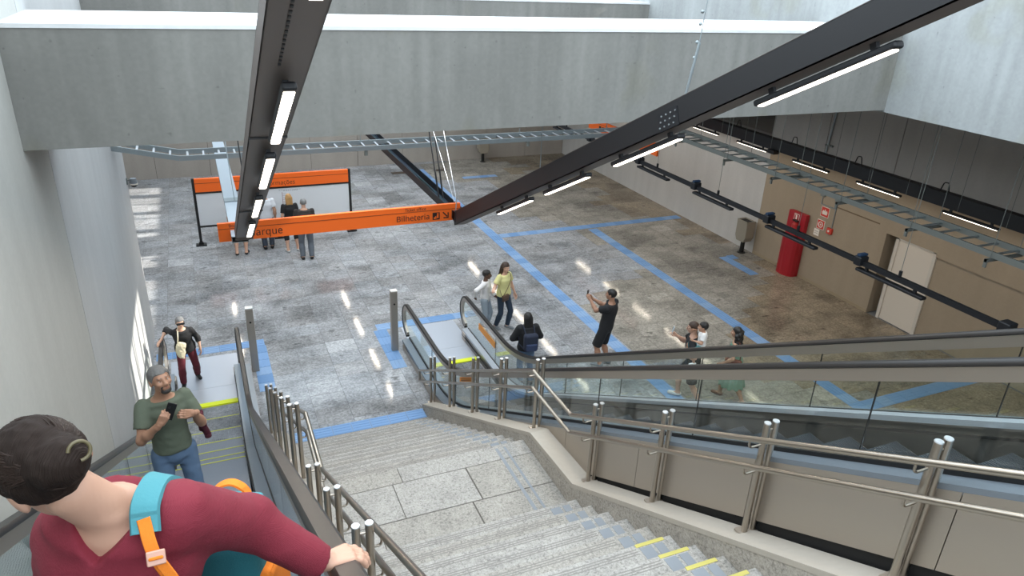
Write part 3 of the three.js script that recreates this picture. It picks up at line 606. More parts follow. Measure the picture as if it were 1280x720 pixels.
{
  const t = thing('light_track', 'deep black light track with lit tubes close to the right wall', 'light track', [13.7, 0, 0]);
  obj('rail', bx(-0.1, 0.1, 3.5, 3.78, -26, -4), M.trackDark, t);
  for (const z of [-24, -21.8, -19.7, -17.65, -15.65, -13.52, -11.5, -9.3, -7.2]) {
    ledTube(t, [-0.1, 3.5, z], [-0.1, 3.5, z + 1.2], 0.06);
    obj('cable_loop', tube([[0, 3.76, z - 0.25], [0, 3.95, z - 0.2], [0, 3.96, z - 0.1], [0, 3.76, z - 0.05]], 0.012, 6, 14), M.black, t);
    for (const o of [0.3, 1.3]) obj('hanger', cyl([-0.1, 3.5, z + o], [-0.1, 5.93, z + o], 0.006, 0.006, 6), M.galvDark, t);
  }
  obj('junction_box', rbx(-0.2, 0.0, 3.42, 3.52, -14.35, -14.1, 0.01, 1), M.black, t);
}
// ---------------------------------------------------------------- cable ladders
function ladder(name, label, a, b, w, n, mats) {             // level ladder from a to b
  const t = thing(name, label, 'cable ladder');
  const A = V(...a), B = V(...b), d = B.clone().sub(A).normalize(), s = V(-d.z, 0, d.x).normalize();
  for (const k of [-1, 1]) { const o = s.clone().multiplyScalar(k * w / 2); obj('rail', [beamBox(A.clone().add(o), B.clone().add(o), 0.03, 0.09)], mats[0], t); }
  for (let i = 0; i < n; i++) { const p = A.clone().lerp(B, (i + 0.5) / n); const q = s.clone().multiplyScalar(w / 2); obj('rung', beamBox(p.clone().sub(q), p.clone().add(q), 0.035, 0.02), mats[1], t); }
  return t;
}
function beamBox(A, B, w, h) { const d = B.clone().sub(A), L = d.length(), g = new THREE.BoxGeometry(w, h, L); g.applyMatrix4(new THREE.Matrix4().lookAt(B, A, V(0, 1, 0))); const m = A.clone().add(B).multiplyScalar(0.5); g.translate(m.x, m.y, m.z); return g; }
{
  const t = ladder('cable_ladder', 'galvanised cable ladder crossing the hall below the concrete beam', [-0.35, 4.2, -14.2], [9.85, 4.2, -14.2], 0.5, 38, [M.galv, M.alu]);
  // the raised end towards the left wall
  for (const k of [-1, 1]) obj('rail', beamBox(V(-0.35, 4.2, -14.2 + k * 0.25), V(-1.75, 4.52, -14.2 + k * 0.25), 0.03, 0.09), M.galv, t);
  for (let i = 0; i < 5; i++) obj('rung', beamBox(V(-0.5 - i * 0.26, 4.235 + i * 0.06, -14.45), V(-0.5 - i * 0.26, 4.235 + i * 0.06, -13.95), 0.035, 0.02), M.alu, t);
  for (const x of [0.9, 3.0, 6.5, 8.7]) { const h = obj('hanger', cyl([x, 4.2, -14.45], [x, 5.96, -14.45], 0.007, 0.007, 6), M.galv, t); obj('hook', bx(x - 0.03, x + 0.03, 4.05, 4.15, -14.0, -13.96), M.galvDark, h); }
  const r = ladder('cable_ladder', 'grey cable ladder hanging before the tan wall and the door', [10.2, 4.2, -14.6], [10.2, 4.2, -3.6], 0.56, 36, [M.galvDark, M.galv]);
  for (const z of [-13.3, -11.6, -10.2, -8.6, -7.2, -5.9]) { for (const k of [-1, 1]) obj('hanger', cyl([10.2 + k * 0.3, 4.15, z], [10.2 + k * 0.3, 5.94, z], 0.006, 0.006, 6), M.galvDark, r); obj('bracket', [bx(9.82, 10.58, 4.1, 4.14, z - 0.025, z + 0.025), bx(9.82, 9.85, 4.02, 4.14, z - 0.02, z + 0.02)], M.galvDark, r); }
}
// ---------------------------------------------------------------- camera dome, bins, extinguisher cabinet, notices, conduit
{
  const t = thing('security_camera', 'grey dome camera on the far end of the left wall', 'camera', [XW + 0.01, 3.33, -15.55]);
  obj('bracket', [bx(-0.05, 0.02, 0.04, 0.24, -0.07, 0.07), cyl([0, 0.16, 0], [0.16, 0.2, 0], 0.02, 0.02, 8)], M.galvDark, t);
  obj('housing', cyl([0.18, 0.06, 0], [0.18, 0.22, 0], 0.12, 0.09, 20), std(C('#7d8288'), 0.5), t);
  obj('ring', cyl([0.18, 0.02, 0], [0.18, 0.07, 0], 0.115, 0.122, 20), M.signWhite, t);
  const d = new THREE.SphereGeometry(0.1, 18, 10, 0, Math.PI * 2, Math.PI / 2, Math.PI / 2); d.translate(0.18, 0.03, 0); obj('dome', d, M.black, t); t.scale.setScalar(0.62);
}
function bin(x, z, turn, label) {
  const t = thing('litter_bin', label, 'bin', [x, 0, z], turn);
  obj('stand', [cyl([0, 0, 0], [0, 0.45, 0], 0.09, 0.08, 14), cyl([0, 0, 0], [0, 0.03, 0], 0.16, 0.15, 16)], M.black, t);
  const p = [[-0.27, 0.45], [-0.3, 0.62], [-0.3, 1.1], [0.3, 1.1], [0.3, 0.62], [0.27, 0.45]];
  obj('body', exZY([[-0.2, 0.42], [-0.3, 0.58], [-0.3, 1.08], [0.3, 1.08], [0.3, 0.58], [0.2, 0.42]], -0.2, 0.2, 0.015), M.binBeige, t);
  obj('opening', bx(-0.16, 0.16, 1.06, 1.1, -0.25, 0.25), M.blackMatt, t);
  obj('rim', [bx(-0.2, 0.2, 1.08, 1.13, -0.3, -0.26), bx(-0.2, 0.2, 1.08, 1.13, 0.26, 0.3), bx(-0.2, -0.17, 1.08, 1.13, -0.3, 0.3), bx(0.17, 0.2, 1.08, 1.13, -0.3, 0.3)], M.binBeige, t); t.scale.set(0.78, 0.9, 0.74);
}
bin(14.55, -15.75, 0.0, 'beige litter bin on a black stand where the white wall meets the tan');
bin(10.85, -27.75, Math.PI / 2, 'beige litter bin on a black stand at the back wall');
{
  const t = thing('extinguisher_cabinet', 'tall red fire extinguisher cabinet standing against the tan wall', 'cabinet', [14.6, 0, -14.05]);
  obj('back', rbx(0.1, 0.24, 0, 1.78, -0.32, 0.32, 0.02, 2), M.red, t);
  const arc = []; for (let i = 0; i <= 8; i++) { const a = i / 8 * Math.PI; arc.push([-Math.cos(a) * 0.31, 0.1 - Math.sin(a) * 0.2]); }
  const sh = new THREE.Shape(arc.map(([z, x]) => new THREE.Vector2(z, x))); const g = new THREE.ExtrudeGeometry(sh, { depth: 1.1, bevelEnabled: false }); g.applyMatrix4(new THREE.Matrix4().set(0, 1, 0, 0, 0, 0, 1, 0, 1, 0, 0, 0, 0, 0, 0, 1)); obj('front', g, M.red, t);
  obj('extinguisher', [cyl([0.02, 1.08, 0.08], [0.02, 1.45, 0.08], 0.09, 0.09, 14), new THREE.SphereGeometry(0.09, 14, 8).translate(0.02, 1.45, 0.08)], std(L3(0.42, 0.02, 0.02), 0.3), t);
  obj('valve', [cyl([0.02, 1.5, 0.08], [0.02, 1.58, 0.08], 0.02, 0.02, 8), bx(-0.02, 0.06, 1.56, 1.59, -0.02, 0.14)], M.black, t);
  obj('emblem', [bx(0.09, 0.098, 1.56, 1.74, -0.09, 0.09)], M.signWhite, t);
  obj('emblem_field', [bx(0.086, 0.092, 1.575, 1.725, -0.075, 0.075)], M.red, t);
  obj('emblem_figure', [bx(0.082, 0.088, 1.59, 1.69, -0.025, 0.025), bx(0.082, 0.088, 1.69, 1.71, -0.05, 0.02)], M.signWhite, t);
}
function wallSign(y, z, s, label, deco) {
  const t = thing('wall_sign', label, 'sign', [XR - 0.012, y, z]);
  obj('plate', bx(0, 0.012, -s / 2, s / 2, -s / 2, s / 2), M.signWhite, t);
  obj('field', bx(-0.003, 0.004, -s / 2 + 0.012, s / 2 - 0.012, -s / 2 + 0.012, s / 2 - 0.012), M.redSign, t);
  obj('symbol', deco, M.signWhite, t);
}
wallSign(2.02, -13.28, 0.27, 'red square notice with a flame on the tan wall', [exZY([[-0.08, -0.07], [-0.09, 0.0], [-0.05, 0.05], [-0.03, 0.01], [0.0, 0.08], [0.03, 0.01], [0.06, 0.05], [0.09, 0.0], [0.08, -0.07]], -0.006, -0.002)]);
wallSign(1.66, -13.33, 0.25, 'red square notice with a ring on the tan wall', [new THREE.TorusGeometry(0.07, 0.014, 8, 20).rotateY(Math.PI / 2).translate(-0.005, 0, 0), bx(-0.008, -0.002, -0.02, 0.02, -0.02, 0.02)]);
{
  const t = thing('fire_alarm', 'small red alarm button box on the tan wall', 'alarm button', [XR, 1.6, -12.98]);
  obj('box', rbx(-0.07, 0, -0.08, 0.08, -0.08, 0.08, 0.01, 1), M.redSign, t); obj('button', cyl([-0.07, 0, 0], [-0.085, 0, 0], 0.03, 0.03, 12), M.signWhite, t);
  const n = thing('wall_sign', 'small cream notice under the ring notice', 'sign', [XR - 0.01, 1.42, -13.42]); obj('plate', bx(0, 0.01, -0.09, 0.09, -0.09, 0.09), M.signWhite, n); obj('text_line', [bx(-0.002, 0.003, 0.02, 0.03, -0.06, 0.06), bx(-0.002, 0.003, -0.03, -0.02, -0.06, 0.05)], M.groove, n);
  const c = thing('conduit', 'thin grey conduit dropping down the tan wall to the alarm button', 'conduit');
  obj('pipe', polyTube([[XR - 0.02, 2.45, -13.45], [XR - 0.02, 2.2, -13.45], [XR - 0.02, 2.2, -12.95], [XR - 0.02, 1.68, -12.95]], 0.012, 8), M.galv, c);
  obj('saddle', [bx(XR - 0.05, XR, 2.4, 2.46, -13.52, -13.38), bx(XR - 0.05, XR, 2.4, 2.46, -13.02, -12.88)], M.galvDark, c);
}
{
  const t = thing('drain_cover', 'small brown floor cover under the far end of the open light track', 'floor cover', [7.0, 0, -26.9]);
  
  obj('plate', bx(-0.25, 0.25, 0, 0.008, -0.15, 0.15), std(C('#4b4038'), 0.7), t); obj('rim', [bx(-0.27, 0.27, 0, 0.01, 0.15, 0.17), bx(-0.27, 0.27, 0, 0.01, -0.17, -0.15)], M.galvDark, t);
  const c = t.clone(); c.name = numbered('drain_cover'); c.position.set(8.7, 0, -26.9); scene.add(c); delete t.userData.group; delete c.userData.group; c.userData.label = 'small brown floor cover beside the long blue tactile strip at the back wall'; t.userData.label = 'small brown floor cover under the far end of the open light track';
}

{
  const c = thing('conduit', 'pale pipe running up the dark upper wall behind the black light track', 'conduit');
  obj('pipe', cyl([XR - 0.035, 3.5, -13.66], [XR - 0.035, 5.9, -13.5], 0.025, 0.025, 10), M.galv, c);
  for (const y of [3.7, 4.6, 5.5]) obj('clamp', bx(XR - 0.065, XR - 0.002, y - 0.02, y + 0.02, -13.72, -13.48), M.galvDark, c);
}
// ================================================================= people
function surfNet(f, lo, hi, c) {
  const nx = Math.ceil((hi[0] - lo[0]) / c) + 1, ny = Math.ceil((hi[1] - lo[1]) / c) + 1, nz = Math.ceil((hi[2] - lo[2]) / c) + 1;
  const v = new Float32Array(nx * ny * nz).fill(1e3), B = 4, id = (i, j, k) => (k * ny + j) * nx + i;
  for (let k = 0; k < nz; k += B) for (let j = 0; j < ny; j += B) for (let i = 0; i < nx; i += B) {
    const d = f(lo[0] + (i + 1.5) * c, lo[1] + (j + 1.5) * c, lo[2] + (k + 1.5) * c);
    const far = Math.abs(d) > c * 5.2;
    for (let kk = k; kk < Math.min(nz, k + B); kk++) for (let jj = j; jj < Math.min(ny, j + B); jj++) for (let ii = i; ii < Math.min(nx, i + B); ii++)
      v[id(ii, jj, kk)] = far ? d : f(lo[0] + ii * c, lo[1] + jj * c, lo[2] + kk * c);
  }
  const pos = [], idx = [], vert = new Int32Array(nx * ny * nz).fill(-1);
  const E = [[0, 1], [0, 2], [0, 4], [1, 3], [1, 5], [2, 3], [2, 6], [3, 7], [4, 5], [4, 6], [5, 7], [6, 7]], q = new Float32Array(8);
  for (let k = 0; k < nz - 1; k++) for (let j = 0; j < ny - 1; j++) for (let i = 0; i < nx - 1; i++) {
    let m = 0;
    for (let a = 0; a < 8; a++) { q[a] = v[id(i + (a & 1), j + ((a >> 1) & 1), k + (a >> 2))]; if (q[a] < 0) m |= 1 << a; }
    if (m === 0 || m === 255) continue;
    let x = 0, y = 0, z = 0, n = 0;
    for (const [a, b] of E) if ((q[a] < 0) !== (q[b] < 0)) {
      const t = q[a] / (q[a] - q[b]);
      x += (a & 1) + ((b & 1) - (a & 1)) * t; y += ((a >> 1) & 1) + (((b >> 1) & 1) - ((a >> 1) & 1)) * t; z += (a >> 2) + ((b >> 2) - (a >> 2)) * t; n++;
    }
    vert[id(i, j, k)] = pos.length / 3; pos.push(lo[0] + (i + x / n) * c, lo[1] + (j + y / n) * c, lo[2] + (k + z / n) * c);
  }
  const quad = (a, b, d, e, flip) => { if (a < 0 || b < 0 || d < 0 || e < 0) return; if (flip) idx.push(a, d, b, b, d, e); else idx.push(a, b, d, b, e, d); };
  for (let k = 1; k < nz - 1; k++) for (let j = 1; j < ny - 1; j++) for (let i = 1; i < nx - 1; i++) {
    const s = v[id(i, j, k)] < 0;
    if (s !== v[id(i + 1, j, k)] < 0) quad(vert[id(i, j - 1, k - 1)], vert[id(i, j, k - 1)], vert[id(i, j - 1, k)], vert[id(i, j, k)], !s);
    if (s !== v[id(i, j + 1, k)] < 0) quad(vert[id(i - 1, j, k - 1)], vert[id(i, j, k - 1)], vert[id(i - 1, j, k)], vert[id(i, j, k)], s);
    if (s !== v[id(i, j, k + 1)] < 0) quad(vert[id(i - 1, j - 1, k)], vert[id(i, j - 1, k)], vert[id(i - 1, j, k)], vert[id(i, j, k)], !s);
  }
  const g = new THREE.BufferGeometry(); g.setAttribute('position', new THREE.Float32BufferAttribute(pos, 3)); g.setIndex(idx); g.computeVertexNormals();
  const uv = new Float32Array(pos.length / 3 * 2); for (let i = 0; i < pos.length / 3; i++) { uv[2 * i] = pos[3 * i] + 0.6 * pos[3 * i + 2]; uv[2 * i + 1] = pos[3 * i + 1]; }
  g.setAttribute('uv', new THREE.BufferAttribute(uv, 2)); g.userData.soft = true;
  return g;
}
const smin = (a, b, k) => { const h = Math.max(k - Math.abs(a - b), 0) / k; return Math.min(a, b) - h * h * k * 0.25; };
// primitive makers: each is { f(x,y,z), lo, hi }
function pCap(a, b, ra, rb, flat = false, flatA = false) {
  const ax = a[0], ay = a[1], az = a[2], dx = b[0] - ax, dy = b[1] - ay, dz = b[2] - az, l2 = dx * dx + dy * dy + dz * dz || 1e-9, L = Math.sqrt(l2);
  const r = Math.max(ra, rb);
  return { f: (x, y, z) => {
    const px = x - ax, py = y - ay, pz = z - az, tt = (px * dx + py * dy + pz * dz) / l2, t = tt < 0 ? 0 : tt > 1 ? 1 : tt;
    const qx = px - dx * t, qy = py - dy * t, qz = pz - dz * t; let d = Math.sqrt(qx * qx + qy * qy + qz * qz) - (ra + (rb - ra) * t);
    if (flat) d = Math.max(d, (tt - 1) * L); if (flatA) d = Math.max(d, -tt * L);
    return d; },
    lo: [0, 1, 2].map((i) => Math.min(a[i], b[i]) - r), hi: [0, 1, 2].map((i) => Math.max(a[i], b[i]) + r) };
}
function frameOf(fwd, up) { const z = V(...fwd).normalize(), x = V(...up).clone().cross(z).normalize(), y = z.clone().cross(x); return [x, y, z]; }
function pEll(c, r, fr) {                                   // ellipsoid with radii r in frame fr = [x, y, z] vectors
  const [X, Y, Z] = fr || [V(1, 0, 0), V(0, 1, 0), V(0, 0, 1)], R = Math.max(...r);
  return { f: (x, y, z) => {
    const px = x - c[0], py = y - c[1], pz = z - c[2];
    const a = (px * X.x + py * X.y + pz * X.z) / r[0], b = (px * Y.x + py * Y.y + pz * Y.z) / r[1], d = (px * Z.x + py * Z.y + pz * Z.z) / r[2];
    const k0 = Math.sqrt(a * a + b * b + d * d), k1 = Math.sqrt((a / r[0]) ** 2 + (b / r[1]) ** 2 + (d / r[2]) ** 2) || 1e-6; return k0 < 1e-4 ? -Math.min(...r) : k0 * (k0 - 1) / k1; },
    lo: c.map((v) => v - R), hi: c.map((v) => v + R) };
}
function blend(ps, k) { return (x, y, z) => { let d = 1e3; for (const p of ps) d = smin(d, p.f(x, y, z), k); return d; }; }
function net(ps, k, c, extra) {
  if (!ps.length) return null;
  const lo = [1e3, 1e3, 1e3], hi = [-1e3, -1e3, -1e3]; for (const p of ps) for (let i = 0; i < 3; i++) { lo[i] = Math.min(lo[i], p.lo[i]); hi[i] = Math.max(hi[i], p.hi[i]); }
  for (let i = 0; i < 3; i++) { lo[i] -= c * 3 + k * 0.3; hi[i] += c * 3 + k * 0.3; }
  const b = blend(ps, k); return surfNet(extra ? (x, y, z) => extra(b(x, y, z), x, y, z) : b, lo, hi, c);
}
const add = (a, b, s = 1) => [a[0] + b[0] * s, a[1] + b[1] * s, a[2] + b[2] * s];
const mix = (a, b, t) => [lerp(a[0], b[0], t), lerp(a[1], b[1], t), lerp(a[2], b[2], t)];
const arr = (v) => [v.x, v.y, v.z];
function ik(a, t, l1, l2, hint) {                          // middle joint of a two-bone limb, and the end it can reach
  const A = V(...a), T = V(...t), d = T.clone().sub(A); let L = d.length(); if (L > (l1 + l2) * 0.999) { d.multiplyScalar((l1 + l2) * 0.999 / L); L = (l1 + l2) * 0.999; }
  const u = d.clone().normalize(), x = (l1 * l1 - l2 * l2 + L * L) / (2 * L), h = Math.sqrt(Math.max(0, l1 * l1 - x * x));
  const H = V(...hint); H.addScaledVector(u, -H.dot(u)).normalize();
  return [arr(A.clone().addScaledVector(u, x).addScaledVector(H, h)), arr(A.clone().add(d))];
}
function handPrims(w, dir, pn, k, sgn, curl, out = []) {      // w wrist, dir fingers, pn palm normal, sgn: side of the thumb
  const D = V(...dir).normalize(), N = V(...pn); N.addScaledVector(D, -N.dot(D)).normalize(); const S = D.clone().cross(N).multiplyScalar(sgn);
  const P = (d, s, n) => arr(V(...w).addScaledVector(D, d * k).addScaledVector(S, s * k).addScaledVector(N, n * k));
  const R = 0.0095 * k;
  out.push(pCap(P(-0.03, 0, 0), P(0.02, 0, 0), 0.026 * k, 0.024 * k));
  const fs = [[0.03, 0.068, 0.9], [0.0105, 0.076, 1], [-0.009, 0.071, 0.96], [-0.027, 0.056, 0.86]];
  fs.forEach(([s, len, ], i) => {
    const c = typeof curl === 'number' ? curl : curl[i + 1];
    const kn = P(0.088 - Math.abs(s - 0.005) * 0.25, s, 0); out.push(pCap(P(0.015, s * 0.6, 0), kn, 0.016 * k, 0.0125 * k));
    let p = kn, a = 0.12; for (const [fr, g] of [[0.45, 0.75], [0.32, 1.05], [0.25, 0.7]]) { a += g * c; const q = arr(V(...p).addScaledVector(D, Math.cos(a) * len * fr * k * 1.15).addScaledVector(N, Math.sin(a) * len * fr * k * 1.15)); out.push(pCap(p, q, R, R * 0.9)); p = q; }
  });
  const c0 = typeof curl === 'number' ? curl : curl[0];
  const t0 = P(0.012, 0.024, 0.006), t1 = P(0.045, 0.046 - 0.012 * c0, 0.016 + 0.02 * c0), t2 = P(0.075, 0.05 - 0.03 * c0, 0.022 + 0.035 * c0), t3 = P(0.095, 0.047 - 0.045 * c0, 0.024 + 0.038 * c0);
  out.push(pCap(t0, t1, 0.015 * k, 0.0125 * k), pCap(t1, t2, 0.0115 * k, 0.0105 * k), pCap(t2, t3, 0.0105 * k, 0.0088 * k));
  return out;
}
const skinTone = (r, g, b) => std(L3(r, g, b), 0.55);
const SK = { light: skinTone(0.60, 0.36, 0.26), mid: skinTone(0.46, 0.26, 0.17), tan: skinTone(0.36, 0.19, 0.12), dark: skinTone(0.10, 0.05, 0.032) };
const HR = { black: std(L3(0.012, 0.010, 0.009), 0.55), brown: std(L3(0.045, 0.024, 0.015), 0.55), grey: std(L3(0.22, 0.22, 0.22), 0.65), blond: std(L3(0.42, 0.24, 0.09), 0.6), darkgrey: std(L3(0.13, 0.125, 0.12), 0.65) };
const fab = (r, g, b, rough = 0.85) => std(L3(r, g, b), rough, { bumpMap: clothTex, bumpScale: 0.0006 });
const eyeWhite = std(C('#e6e0d8'), 0.3), eyeDark = std(C('#1c120d'), 0.25), lipM = std(L3(0.36, 0.12, 0.1), 0.5);

function person(o) {
  const h = o.h, c = o.cell || 0.0145, fem = o.female ? 1 : 0, bw = o.build || 1;
  const t = thing('person', o.label, 'person', o.at, o.turn * Math.PI / 180, o.group);
  // ---- joints
  const fL = o.feet?.L || [0.09, 0, 0.02], fR = o.feet?.R || [-0.09, 0, -0.02], ank = 0.043 * h;
  const hip = o.hip || [(fL[0] + fR[0]) / 2, 0.515 * h, (fL[2] + fR[2]) / 2];
  const lean = o.lean || [0, 0];
  const tw = (o.twist || 0) * Math.PI / 180, side = [Math.cos(tw), o.tilt || 0, -Math.sin(tw)], front = [Math.sin(tw), 0, Math.cos(tw)];
  const neck = o.neck || [hip[0] + lean[0], hip[1] + Math.sqrt(Math.max(0.01, (0.315 * h) ** 2 - lean[0] ** 2 - lean[1] ** 2)), hip[2] + lean[1]];
  const shW = (fem ? 0.098 : 0.112) * h * bw;
  const sh = { L: add(add(neck, side, shW), [0, -0.028 * h, 0]), R: add(add(neck, side, -shW), [0, -0.028 * h, 0]) };
  if (o.shL) sh.L = o.shL; if (o.shR) sh.R = o.shR;
  const hj = { L: [hip[0] + 0.055 * h, hip[1] - 0.01 * h, hip[2]], R: [hip[0] - 0.055 * h, hip[1] - 0.01 * h, hip[2]] };
  const knee = {}, ankle = {}, elbow = {}, wrist = {};
  for (const s of ['L', 'R']) {
    const f = s === 'L' ? fL : fR, sg = s === 'L' ? 1 : -1;
    [knee[s], ankle[s]] = ik(hj[s], [f[0], f[1] + ank, f[2] - 0.02 * h], 0.245 * h, 0.235 * h, o.knee?.[s] || [0.15 * sg, 0, 1]);
    const hd = o.hands?.[s] || add(sh[s], [0.05 * sg, -0.305 * h, 0.04]);
    [elbow[s], wrist[s]] = ik(sh[s], hd, (o.upper || 0.165) * h, (o.fore || 0.15) * h, o.elbow?.[s] || [0.5 * sg, -0.2, -1]);
  }
  const hs = (o.hs || 0.13 * h) / 0.228;
  const hf = o.look || [0, -0.08, 1], hu = o.headUp || [0, 1, 0], F = frameOf(hf, hu);
  const hc = o.head || add(add(neck, [0, 0.098 * h, 0]), [front[0], 0, front[2]], 0.018 * h);
  const HP = (x, y, z) => arr(V(...hc).addScaledVector(F[0], x * hs).addScaledVector(F[1], y * hs).addScaledVector(F[2], z * hs));
  // ---- torso stations: [t, half width, half depth]
  const T = (fem ? [[-0.2, 0.07, 0.075], [-0.06, 0.166, 0.115], [0.08, 0.172, 0.118], [0.42, 0.132, 0.1], [0.74, 0.152, 0.118], [0.92, 0.135, 0.085], [1.03, 0.06, 0.055]] : [[-0.2, 0.08, 0.08], [-0.06, 0.155, 0.11], [0.08, 0.162, 0.112], [0.42, 0.15, 0.108], [0.74, 0.178, 0.122], [0.92, 0.155, 0.09], [1.03, 0.065, 0.058]]).map(([a, b, d]) => [a, b * h / 1.72 * bw, d * h / 1.72 * (o.depth || bw)]);
  const ax = V(...neck).sub(V(...hip)), al = ax.length(), U = ax.clone().normalize(), SX = V(...side).addScaledVector(U, -V(...side).dot(U)).normalize(), SZ = SX.clone().cross(U);
  function pTorso(inf, t0, t1) {
    return { f: (x, y, z) => {
      const px = x - hip[0], py = y - hip[1], pz = z - hip[2], u = (px * U.x + py * U.y + pz * U.z) / al;
      const uc = u < T[0][0] ? T[0][0] : u > T[6][0] ? T[6][0] : u; let i = 0; while (i < 5 && T[i + 1][0] < uc) i++;
      const s = (uc - T[i][0]) / (T[i + 1][0] - T[i][0]), q = s * s * (3 - 2 * s), wx = lerp(T[i][1], T[i + 1][1], q) + inf, wz = lerp(T[i][2], T[i + 1][2], q) + inf;
      const a = px * SX.x + py * SX.y + pz * SX.z, b = px * SZ.x + py * SZ.y + pz * SZ.z, k = Math.sqrt((a / wx) ** 2 + (b / wz) ** 2);
      let d = (k - 1) * Math.min(wx, wz) * 0.9; d = Math.max(d, (u - t1) * al, (t0 - u) * al); return d; },
      lo: [Math.min(hip[0], neck[0]) - 0.3 * bw, hip[1] - 0.25 * h, Math.min(hip[2], neck[2]) - 0.3 * bw], hi: [Math.max(hip[0], neck[0]) + 0.3 * bw, neck[1] + 0.1, Math.max(hip[2], neck[2]) + 0.3 * bw] };
  }
  const g = h / 1.72, rU = (fem ? 0.043 : 0.05) * g * (o.limb || 1), rE = (fem ? 0.034 : 0.04) * g * (o.limb || 1), rW = (fem ? 0.024 : 0.028) * g, rT = (fem ? 0.082 : 0.085) * g * (o.limb || 1), rK = 0.052 * g * (o.limb || 1), rA = 0.036 * g, rC = 0.056 * g * (o.limb || 1);
  // ---- skin: one body
  const body = [pTorso(0, -0.2, 1.03), pCap(add(neck, [0, -0.03, 0]), HP(0, -0.06, -0.02), 0.056 * g, 0.052 * g)];
  for (const s of ['L', 'R']) {
    body.push(pCap(add(sh[s], [0, 0, 0]), elbow[s], rU * 1.08, rE), pCap(elbow[s], mix(elbow[s], wrist[s], 0.35), rE, rE * 1.02), pCap(mix(elbow[s], wrist[s], 0.35), wrist[s], rE, rW));
    body.push(pCap(hj[s], knee[s], rT, rK), pCap(knee[s], mix(knee[s], ankle[s], 0.35), rK, rC), pCap(mix(knee[s], ankle[s], 0.35), ankle[s], rC, rA));
    const f = s === 'L' ? fL : fR, yw = (o.toe?.[s] || (s === 'L' ? 12 : -12)) * Math.PI / 180, td = [Math.sin(yw), 0, Math.cos(yw)];
    body.push(pCap(ankle[s], add(add(ankle[s], td, -0.03 * g), [0, -0.025 * g, 0]), 0.033 * g, 0.034 * g), pCap(add(ankle[s], [0, -0.03 * g, 0]), add(add([ankle[s][0], f[1] + 0.026 * g, ankle[s][2]], td, 0.15 * g), [0, o.toeDrop?.[s] || 0, 0]), 0.034 * g, 0.026 * g));
  }
  const bodyGeo = net(body, 0.035 * g, c);
  // head
  const head = [pEll(HP(0, 0.03, -0.008), [0.076 * hs, 0.087 * hs, 0.095 * hs], F), pEll(HP(0, -0.035, 0.03), [0.06 * hs, 0.078 * hs, 0.066 * hs], F), pEll(HP(0, -0.085, 0.058), [0.034 * hs, 0.026 * hs, 0.03 * hs], F),
    pCap(HP(0, 0.012, 0.094), HP(0, -0.022, 0.112), 0.009 * hs, 0.014 * hs), pCap(HP(-0.03, 0.03, 0.083), HP(0.03, 0.03, 0.083), 0.011 * hs, 0.011 * hs)];
  for (const s of [-1, 1]) { head.push(pEll(HP(s * 0.079, -0.005, -0.01), [0.011 * hs, 0.031 * hs, 0.019 * hs], F), pEll(HP(s * 0.042, -0.018, 0.07), [0.022 * hs, 0.02 * hs, 0.02 * hs], F), pCap(HP(s * 0.011, -0.03, 0.1), HP(s * 0.011, -0.03, 0.1), 0.0095 * hs, 0.0095 * hs)); }
  head.push(pCap(HP(-0.02, -0.056, 0.087), HP(0.02, -0.056, 0.087), 0.009 * hs, 0.009 * hs));
  const headGeo = net(head, 0.02 * hs, o.headCell || 0.0065);
  const geos = [bodyGeo, headGeo];
  for (const s of ['L', 'R']) {
    const hd = o.hand?.[s] || {}, dir = hd.dir || arr(V(...wrist[s]).sub(V(...elbow[s]))), pn = hd.palm || [s === 'L' ? -1 : 1, 0, 0.2];
    const ps = handPrims(wrist[s], dir, pn, (o.handK || 1) * 0.98 * g, hd.thumb ?? (s === 'L' ? 1 : -1), hd.curl ?? 0.35);
    geos.push(net(ps, 0.006 * g, o.handCell || 0.006));
  }
  const skin = obj('body', geos, o.skin || SK.mid, t);
  // eyes, brows and mouth
  for (const s of [-1, 1]) {
    const e = obj('eye', new THREE.SphereGeometry(0.0098 * hs, 12, 8).translate(...HP(s * 0.031, 0.005, 0.0772)), eyeWhite, t);
    obj('iris', new THREE.SphereGeometry(0.0064 * hs, 10, 8).translate(...HP(s * 0.031, 0.0045, 0.0818)), eyeDark, e);
    obj('brow', cyl(HP(s * 0.014, 0.032, 0.096), HP(s * 0.046, 0.034, 0.082), 0.0045 * hs, 0.0035 * hs, 6), o.hair?.mat || HR.brown, t);
  }
  obj('mouth', [cyl(HP(-0.021, -0.054, 0.0935), HP(0, -0.058, 0.0985), 0.0042 * hs, 0.0052 * hs, 6), cyl(HP(0, -0.058, 0.0985), HP(0.021, -0.054, 0.0935), 0.0052 * hs, 0.0042 * hs, 6)], lipM, t);
  if (o.beard) obj('beard', net([pEll(HP(0, -0.088, 0.058), [0.042 * hs, 0.032 * hs, 0.037 * hs], F), pCap(HP(-0.026, -0.047, 0.088), HP(0, -0.043, 0.0965), 0.009 * hs, 0.008 * hs), pCap(HP(0.026, -0.047, 0.088), HP(0, -0.043, 0.0965), 0.009 * hs, 0.008 * hs), pCap(HP(-0.031, -0.05, 0.082), HP(-0.026, -0.09, 0.064), 0.01 * hs, 0.014 * hs), pCap(HP(0.031, -0.05, 0.082), HP(0.026, -0.09, 0.064), 0.01 * hs, 0.014 * hs)], 0.008, 0.004, (d, x, y, z) => d + 0.0015 * noise.noise(x * 200, y * 200, z * 200)), o.beard, t);
